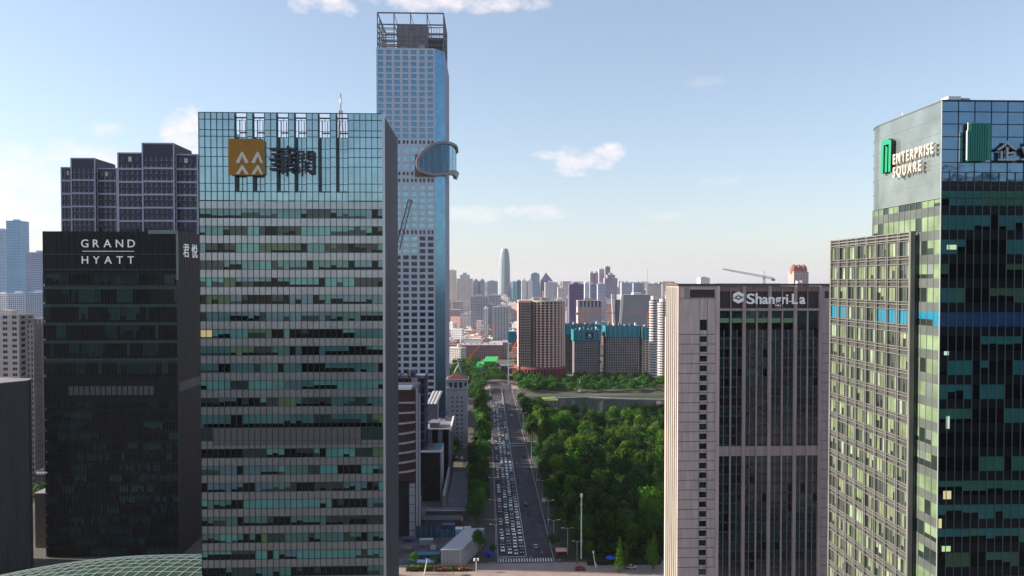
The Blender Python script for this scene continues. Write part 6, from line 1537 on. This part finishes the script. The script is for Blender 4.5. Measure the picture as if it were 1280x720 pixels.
for li, (x, ln) in enumerate(lanes):
    y = 315+R_.uniform(0, 2)+(3 if li == 0 else 0)
    while y < 720:
        col = R_.choice(['white']*17+['silver']*7+['black']*7+['blue']*2+['red', 'brown'])
        zone = 'front' if y < 345 else 'middle' if y < 480 else 'far'
        if not (li == 0 and R_.random() < .45): car(x+R_.uniform(-.12, .12), y, col, '%s car queuing in the %s, %s part of the jam' % (col, ln, zone), 'cars queuing on the wide road', detail=y < 400)
        y += R_.uniform(6.6, 9.4) if y < 560 else R_.uniform(9, 18)
for x, y, col, lb in ((21.5, 383, 'black', 'black car driving away alone on the empty side of the road'), (22.5, 322, 'silver', 'silver car near the crossing on the empty side'), (26, 490, 'black', 'black car far up the empty side of the road'), (23, 640, 'white', 'white car far off on the empty side near the lake'), (20, 700, 'red', 'red car farthest up the empty side')): car(x, y, col, lb, None, 1)
for x, y, col in ((-58, 470, 'white'), (-14, 474, 'silver')): pass
for px, Y, col, lb in ((564, 492, 'white', 'white car parked first in the sunlit yard'), (571, 490, 'silver', 'silver car parked in the sunlit yard'), (577, 487, 'white', 'white car parked near the yard exit'), (595, 498, 'white', 'white car parked beside the yard trees'), (601, 497, 'silver', 'silver car parked beside the yard trees'), (681, 489, 'white', 'white van like car in the paved park clearing')): car(gx(px, Y), Y, col, lb, None)
bus = thing('bus', 'orange and white bus standing in the sunlit yard', 'bus', (gx(604, 478), 478, .05)); m = MB(); X = gx(604, 478); m.box(X-4.5, X+4.5, 477, 479.5, .5, 3.1, orange_p); m.build('body', bus); m = MB(); m.box(X-4.2, X+4.2, 476.95, 477, 1.5, 2.5, cg); m.build('window', bus); m = MB(); m.box(X-4.4, X+4.4, 477.1, 479.4, 3.1, 3.35, white_p); m.build('roof', bus)
for q in (-3, 3): m = MB(); m.tube([(X+q, 477.1, .55), (X+q, 477.5, .55)], .5, MATS['tyre'], 10); m.build('wheel', bus)

# ------------------------------------------------------------------ lamps, poles
lampm = mat('lamp_pole', (.5, .5, .5), .45, metal=.3); lh = mat('lamp_head', (.75, .75, .72), .4)
def lamp_proto():
    t = thing('street_lamp', 'x', 'street lamp'); m = MB(); m.tube([(0, 0, 0), (0, 0, 12.4)], .17, lampm, 6, .1); m.build('pole', t)
    for s in (-1, 1):
        m = MB(); m.tube([(0, 0, 12.2), (s*1.2, 0, 12.7), (s*2.2, 0, 12.8)], .08, lampm, 5); o = m.build('arm', t)
        m = MB(); m.box(s*2.4-.5, s*2.4+.5, -.18, .18, 12.68, 12.86, lh); m.build('lamp_head', o)
    return t
lp = lamp_proto(); first = True
def lamp(x, y, label, group, s=1):
    global first
    t = lp if first else copy_tree(lp); first = False; t.location = (x, y, .14); t.scale = (s, s, s); t['label'] = label
    if group: t['group'] = group
for y in (316, 352, 392, 436, 484, 536, 590, 650, 715): lamp(4.4, y, 'double armed lamp nearest the crossing on the built up side' if y == 316 else 'double armed lamp on the built up side of the road', None if y == 316 else 'lamps on the built up side')
for y in (321, 350, 386, 430, 480, 530, 585, 645, 712): lamp(30.6, y, 'double armed lamp nearest the crossing on the park side' if y == 321 else 'double armed lamp on the park side of the road', None if y == 321 else 'lamps on the park side')
lamp(gx(710, 312), 312, 'double armed lamp at the park corner beside the hedge', None, .95); lamp(gx(722, 303), 303, 'shorter double armed lamp before the hedge row', None, .75)
t = thing('high_mast', 'very tall slender white mast rising out of the park trees', 'mast', (gx(727.2, 308), 308, 0)); X = gx(727.2, 308); m = MB(); m.tube([(X, 308, 0), (X, 308, gz(620, 308))], .34, white_p, 8, .2); m.build('pole', t); m = MB(); m.tube([(X, 308, gz(622, 308)), (X, 308, gz(618, 308))], .55, lh, 8); m.tube([(X, 308, gz(633, 308)), (X, 308, gz(631, 308))], .5, lampm, 8); m.build('collar', t)
t = thing('globe_lamp', 'white twin globe lamp on a pale post before the crossing', 'street lamp', (gx(595, 296), 296, 0)); X = gx(595, 296); m = MB(); m.tube([(X, 296, 0), (X, 296, 4.6)], .14, white_p, 6); m.build('pole', t)
for s in (-1, 1):
    m = MB(); m.tube([(X+s*.7, 296, 4.5), (X+s*.7, 296, 4.7), (X+s*.7, 296, 5.3), (X+s*.7, 296, 5.5)], .42, lh, 8); m.build('globe', t)
t = thing('sculpture_post', 'pale leaning post with a bracket beside the cross road', 'post', (gx(743, 298), 298, 0)); X = gx(743, 298); m = MB(); m.tube([(X+.8, 298, 0), (X+.3, 298, 3), (X-.2, 298, 6.5)], .24, white_p, 6, .15); m.tube([(X+.2, 298, 3), (X+1.6, 298, .4)], .16, white_p, 6); m.tube([(X-.2, 298, 6.4), (X-.2, 298, 7.1)], .4, lh, 6); m.build('post', t)
t = thing('sculpture_post', 'white tapering pole leaning near the pale box building', 'post', (gx(532, 294), 294, 0)); X = gx(532, 294); m = MB(); m.tube([(X-.8, 294, 0), (X+.4, 294, 6.5)], .3, white_p, 6, .12); m.build('post', t)
# lakeside pagoda
t = thing('lake_pagoda', 'small white stepped pagoda on the far lake bank', 'pagoda', (gx(725, 778), 778, 0)); X = gx(725, 778); m = MB(); z = 0
for k in range(6): r0 = 2.3-k*.33; m.tube([(X, 778, z), (X, 778, z+1.5)], r0*.7, white_p, 8); m.tube([(X, 778, z+1.5), (X, 778, z+1.9)], r0*1.15, white_p, 8, r0*.5); z += 1.9
m.build('tower', t); m = MB(); m.tube([(X, 778, z), (X, 778, z+2.8)], .2, white_p, 5, .05); m.build('spire', t)
t = thing('white_tent', 'white rounded awning roof by the lake path', 'awning', (gx(776, 775), 775, 0)); X = gx(776, 775); m = MB()
for k in range(8): a, b = math.pi*k/8, math.pi*(k+1)/8; m.face([(X-4*math.cos(a), 774, 1.2+2*math.sin(a)), (X-4*math.cos(b), 774, 1.2+2*math.sin(b)), (X-4*math.cos(b), 779, 1.2+2*math.sin(b)), (X-4*math.cos(a), 779, 1.2+2*math.sin(a))], white_p)
m.build('canopy', t); m = MB()
for a in (-3.9, 3.9): m.box(X+a-.1, X+a+.1, 774, 774.2, 0, 1.3, steel)
m.build('post', t)
t = thing('kiosk', 'kiosk with an orange roof at the park corner of the crossing', 'kiosk', (gx(702, 312), 312, 0)); X = gx(702, 311); m = MB(); m.box(X-2, X+2, 310, 313, 0, 2.6, mat('kiosk_wall', (.05, .035, .06), .7)); m.build('wall', t); m = MB(); m.box(X-2.4, X+2.4, 309.5, 313.5, 2.6, 3.0, mat('kiosk_roof', (.75, .38, .25), .6)); m.build('roof', t); m = MB(); m.box(X-1.2, X+1.2, 309.95, 310, 1.1, 2.2, cg); m.build('window', t)
t = thing('parasol_stand', 'blue parasol at the roadside before the park hedge', 'parasol', (gx(764, 303), 303, 0)); X = gx(764, 303); m = MB(); m.tube([(X, 303, 0), (X, 303, 2.6)], .06, steel, 5); m.build('pole', t); m = MB(); m.tube([(X, 303, 2.3), (X, 303, 3.2)], 2.2, mat('parasol_blue', (.02, .1, .6), .6), 8, .1); m.build('canopy', t)

# ------------------------------------------------------------------ hedges and site clutter
def hedge(px0, px1, Y, h, col, label, dep=2.2, n=900):
    x0, x1 = gx(px0, Y), gx(px1, Y); r = random.Random(int(px0)); t = thing('hedge', label, 'hedge', ((x0+x1)/2, Y, 0)); m = MB(); lm = mat('hedge_'+str(px0), col, .8, var=.4, vscale=.6)
    for k in range(n):
        p = Vector((r.uniform(x0, x1), Y+r.uniform(0, dep), h*math.sqrt(r.random())*r.uniform(.75, 1.1))); d = Vector((r.gauss(0, 1), r.gauss(0, 1)-.4, r.gauss(0, 1)+.8)).normalized(); a = d.orthogonal().normalized(); b = d.cross(a); s_ = r.uniform(.18, .4)
        m.face([p-a*s_, p+b*s_, p+a*s_, p-b*s_], lm)
    m.build('foliage', t); m = MB(); m.box(x0+.2, x1-.2, Y+.4, Y+dep-.4, 0, h*.35, bark); m.build('stems', t)
hedge(541, 590, 296.5, 1.3, (.2, .09, .02), 'russet and yellow clipped hedge along the pavement below the pale box building', n=1500)
hedge(506, 540, 297, 2.2, (.12, .16, .02), 'yellow green shrubbery in front of the low pale site container', n=1300)
hedge(735, 828, 300.5, 1.6, (.02, .05, .01), 'dark clipped hedge along the cross road below the park', n=2000)
clutter = [(532, 326, 6, 2.4, 2.6, (.25, .26, .3), 'grey skip in the site yard', 'skip'), (508, 318, 4, 4, 1.6, (.16, .12, .1), 'brown stack of formwork boards in the site yard', 'board_stack'), (540, 318, 2.6, 6, 1.2, (.3, .28, .27), 'pale stack of panels lying in the site yard', 'panel_stack'), (514, 303, 3, 2.5, 2.4, (.04, .1, .35), 'small blue container beside the low pale site container', 'container'), (560, 346, 6, 2.4, 2.6, (.05, .06, .14), 'navy container behind the teal hoarding', 'container'), (575, 352, 2.4, 6, 2.6, (.3, .1, .06), 'rust red container behind the teal hoarding', 'container'), (584, 342, 3.4, 2.4, 2.4, (.4, .4, .42), 'white container near the street trees', 'container'), (592, 420, 5, 3, 3, (.03, .22, .14), 'green kiosk under the street trees', 'container'), (590, 446, 7, 3, 3, (.5, .3, .05), 'orange yellow container by the orange bus', 'container')]
for px, Y, w_, d_, h, col, lb, nm in clutter:
    x = gx(px, Y); t = thing(nm, lb, nm.replace('_', ' '), (x, Y, .05)); cm_ = mat('clutter_%d' % px, col, .7, var=.15)
    if 'stack' in nm:
        m = MB()
        for k in range(6): m.box(x-w_/2+.07*(k % 3), x+w_/2-.05*(k % 2), Y+.05*(k % 2), Y+d_, .05+k*h/6, .05+(k+.8)*h/6, cm_)
        m.build('boards' if nm == 'board_stack' else 'panel', t)
    else:
        m = MB(); m.box(x-w_/2, x+w_/2, Y, Y+d_, .2, h, cm_); n = int(w_/.6)
        for k in range(n): m.box(x-w_/2+.15+k*w_/n, x-w_/2+.4+k*w_/n, Y-.06, Y, .3, h-.15, cm_)
        m.build('body', t); m = MB(); m.box(x-w_/2-.05, x+w_/2+.05, Y-.1, Y+d_+.05, h, h+.12, mat('clutter_roof_%d' % px, tuple(min(.8, c*1.5+.05) for c in col), .7)); m.build('roof', t)
for px, Y, col, lb in ((526, 314, 'white', 'white van like car parked in the site yard'), (534, 311, 'black', 'black car parked in the site yard'), (568, 405, 'white', 'white car on the podium side lane'), (573, 425, 'silver', 'silver car on the podium side lane'), (584, 372, 'black', 'black car under the inner row trees'), (790, 297, 'white', 'white car driving along the sunlit cross road'), (726, 296, 'red', 'red car driving along the sunlit cross road')):
    car(gx(px, Y), Y, col, lb, None)
# ------------------------------------------------------------------ pedestrians at the crossing
def person_mesh(seed, top, legs):
    r = random.Random(seed); s = r.uniform(.12, .3); v = [(0, 0, .95), (0, 0, 1.2), (0, 0, 1.42), (0, 0, 1.52), (0, -.01, 1.66), (-.19, 0, 1.4), (-.25, s*.4, 1.12), (-.24, -s*.3, .88), (.19, 0, 1.4), (.25, -s*.4, 1.12), (.24, s*.3, .88), (-.1, 0, .9), (-.11, -s, .5), (-.11, -s*.6, .06), (-.11, -s*.6-.14, .04), (.1, 0, .9), (.11, s*.8, .5), (.11, s*1.2, .08), (.11, s*1.2-.13, .04)]
    e = [(0, 1), (1, 2), (2, 3), (3, 4), (2, 5), (5, 6), (6, 7), (2, 8), (8, 9), (9, 10), (0, 11), (11, 12), (12, 13), (13, 14), (0, 15), (15, 16), (16, 17), (17, 18)]
    rad = [.14, .13, .15, .055, .105, .07, .05, .035, .07, .05, .035, .09, .065, .045, .04, .09, .065, .045, .04]
    me = bpy.data.meshes.new('person'); me.from_pydata(v, e, []); o = bpy.data.objects.new('person', me); C.objects.link(o); mo = o.modifiers.new('s', 'SKIN'); mo.use_smooth_shade = True; o.modifiers.new('d', 'SUBSURF').levels = 1
    for i, q in enumerate(me.skin_vertices[0].data): q.radius = (rad[i], rad[i]*(.75 if i in (0, 1, 2) else 1)); q.use_root = i == 0
    dg = bpy.context.evaluated_depsgraph_get(); dg.update(); m2 = bpy.data.meshes.new_from_object(o.evaluated_get(dg)); bpy.data.objects.remove(o)
    m2.materials.clear(); skin = mat('skin', (.45, .28, .2), .6); hair = mat('hair', (.02, .015, .012), .6); tm_, lm_ = mat('top_%d' % seed, top, .8), mat('legs_%d' % seed, legs, .8)
    for q in (skin, hair, tm_, lm_): m2.materials.append(q)
    for p_ in m2.polygons:
        c = p_.center; p_.material_index = (1 if c.z > 1.66 or (c.z > 1.55 and c.y > .02) else 0) if c.z > 1.48 else 0 if (abs(c.x) > .2 and c.z < 1.1 and c.z > .7) else 2 if c.z > .93 else 3
    return m2
PM = [person_mesh(i, t_, l_) for i, (t_, l_) in enumerate((((.6, .6, .6), (.03, .03, .06)), ((.35, .05, .05), (.05, .05, .06)), ((.03, .04, .12), (.2, .2, .22)), ((.6, .5, .1), (.02, .02, .03))))]
clothes = ['white top and dark trousers', 'red top and black trousers', 'navy top and grey trousers', 'yellow top and black trousers']
where = [(632, 307, 'on the zebra crossing near the queue'), (640, 308.5, 'in the middle of the zebra crossing'), (656, 312, 'just above the zebra crossing'), (664, 308, 'on the far end of the zebra crossing'), (678, 313, 'by the empty lanes'), (568, 297.5, 'on the pavement before the box building'), (562, 297, 'beside the box building wall'), (574, 296, 'near the globe lamp'), (700, 304, 'at the park corner'), (722, 302, 'beside the short lamp')]
for i, (px, Y, w_) in enumerate(where):
    o = bpy.data.objects.new('person', PM[i % 4]); C.objects.link(o); o.location = (gx(px, Y), Y, .03); o.rotation_euler.z = R_.uniform(0, 6.28); tag(o, 'person in %s walking %s' % (clothes[i % 4], w_), 'person')

# ------------------------------------------------------------------ haze
hz = MB(); hz.box(-20300, 20300, -3300, 21300, -1.5, 400, None); hz.mats = []
hz.mi = [0]*6
me = bpy.data.meshes.new('haze'); me.from_pydata(hz.v, [], hz.f); hm = bpy.data.materials.new('haze_air'); hm.use_nodes = True; t = hm.node_tree; t.nodes.clear()
o_ = t.nodes.new('ShaderNodeOutputMaterial'); v_ = t.nodes.new('ShaderNodeVolumePrincipled'); v_.inputs['Color'].default_value = (.95, .93, 1, 1); v_.inputs['Density'].default_value = HAZE; v_.inputs['Anisotropy'].default_value = .2
t.links.new(v_.outputs[0], o_.inputs['Volume']); me.materials.append(hm); o = bpy.data.objects.new('haze', me); C.objects.link(o); tag(o, kind='stuff')
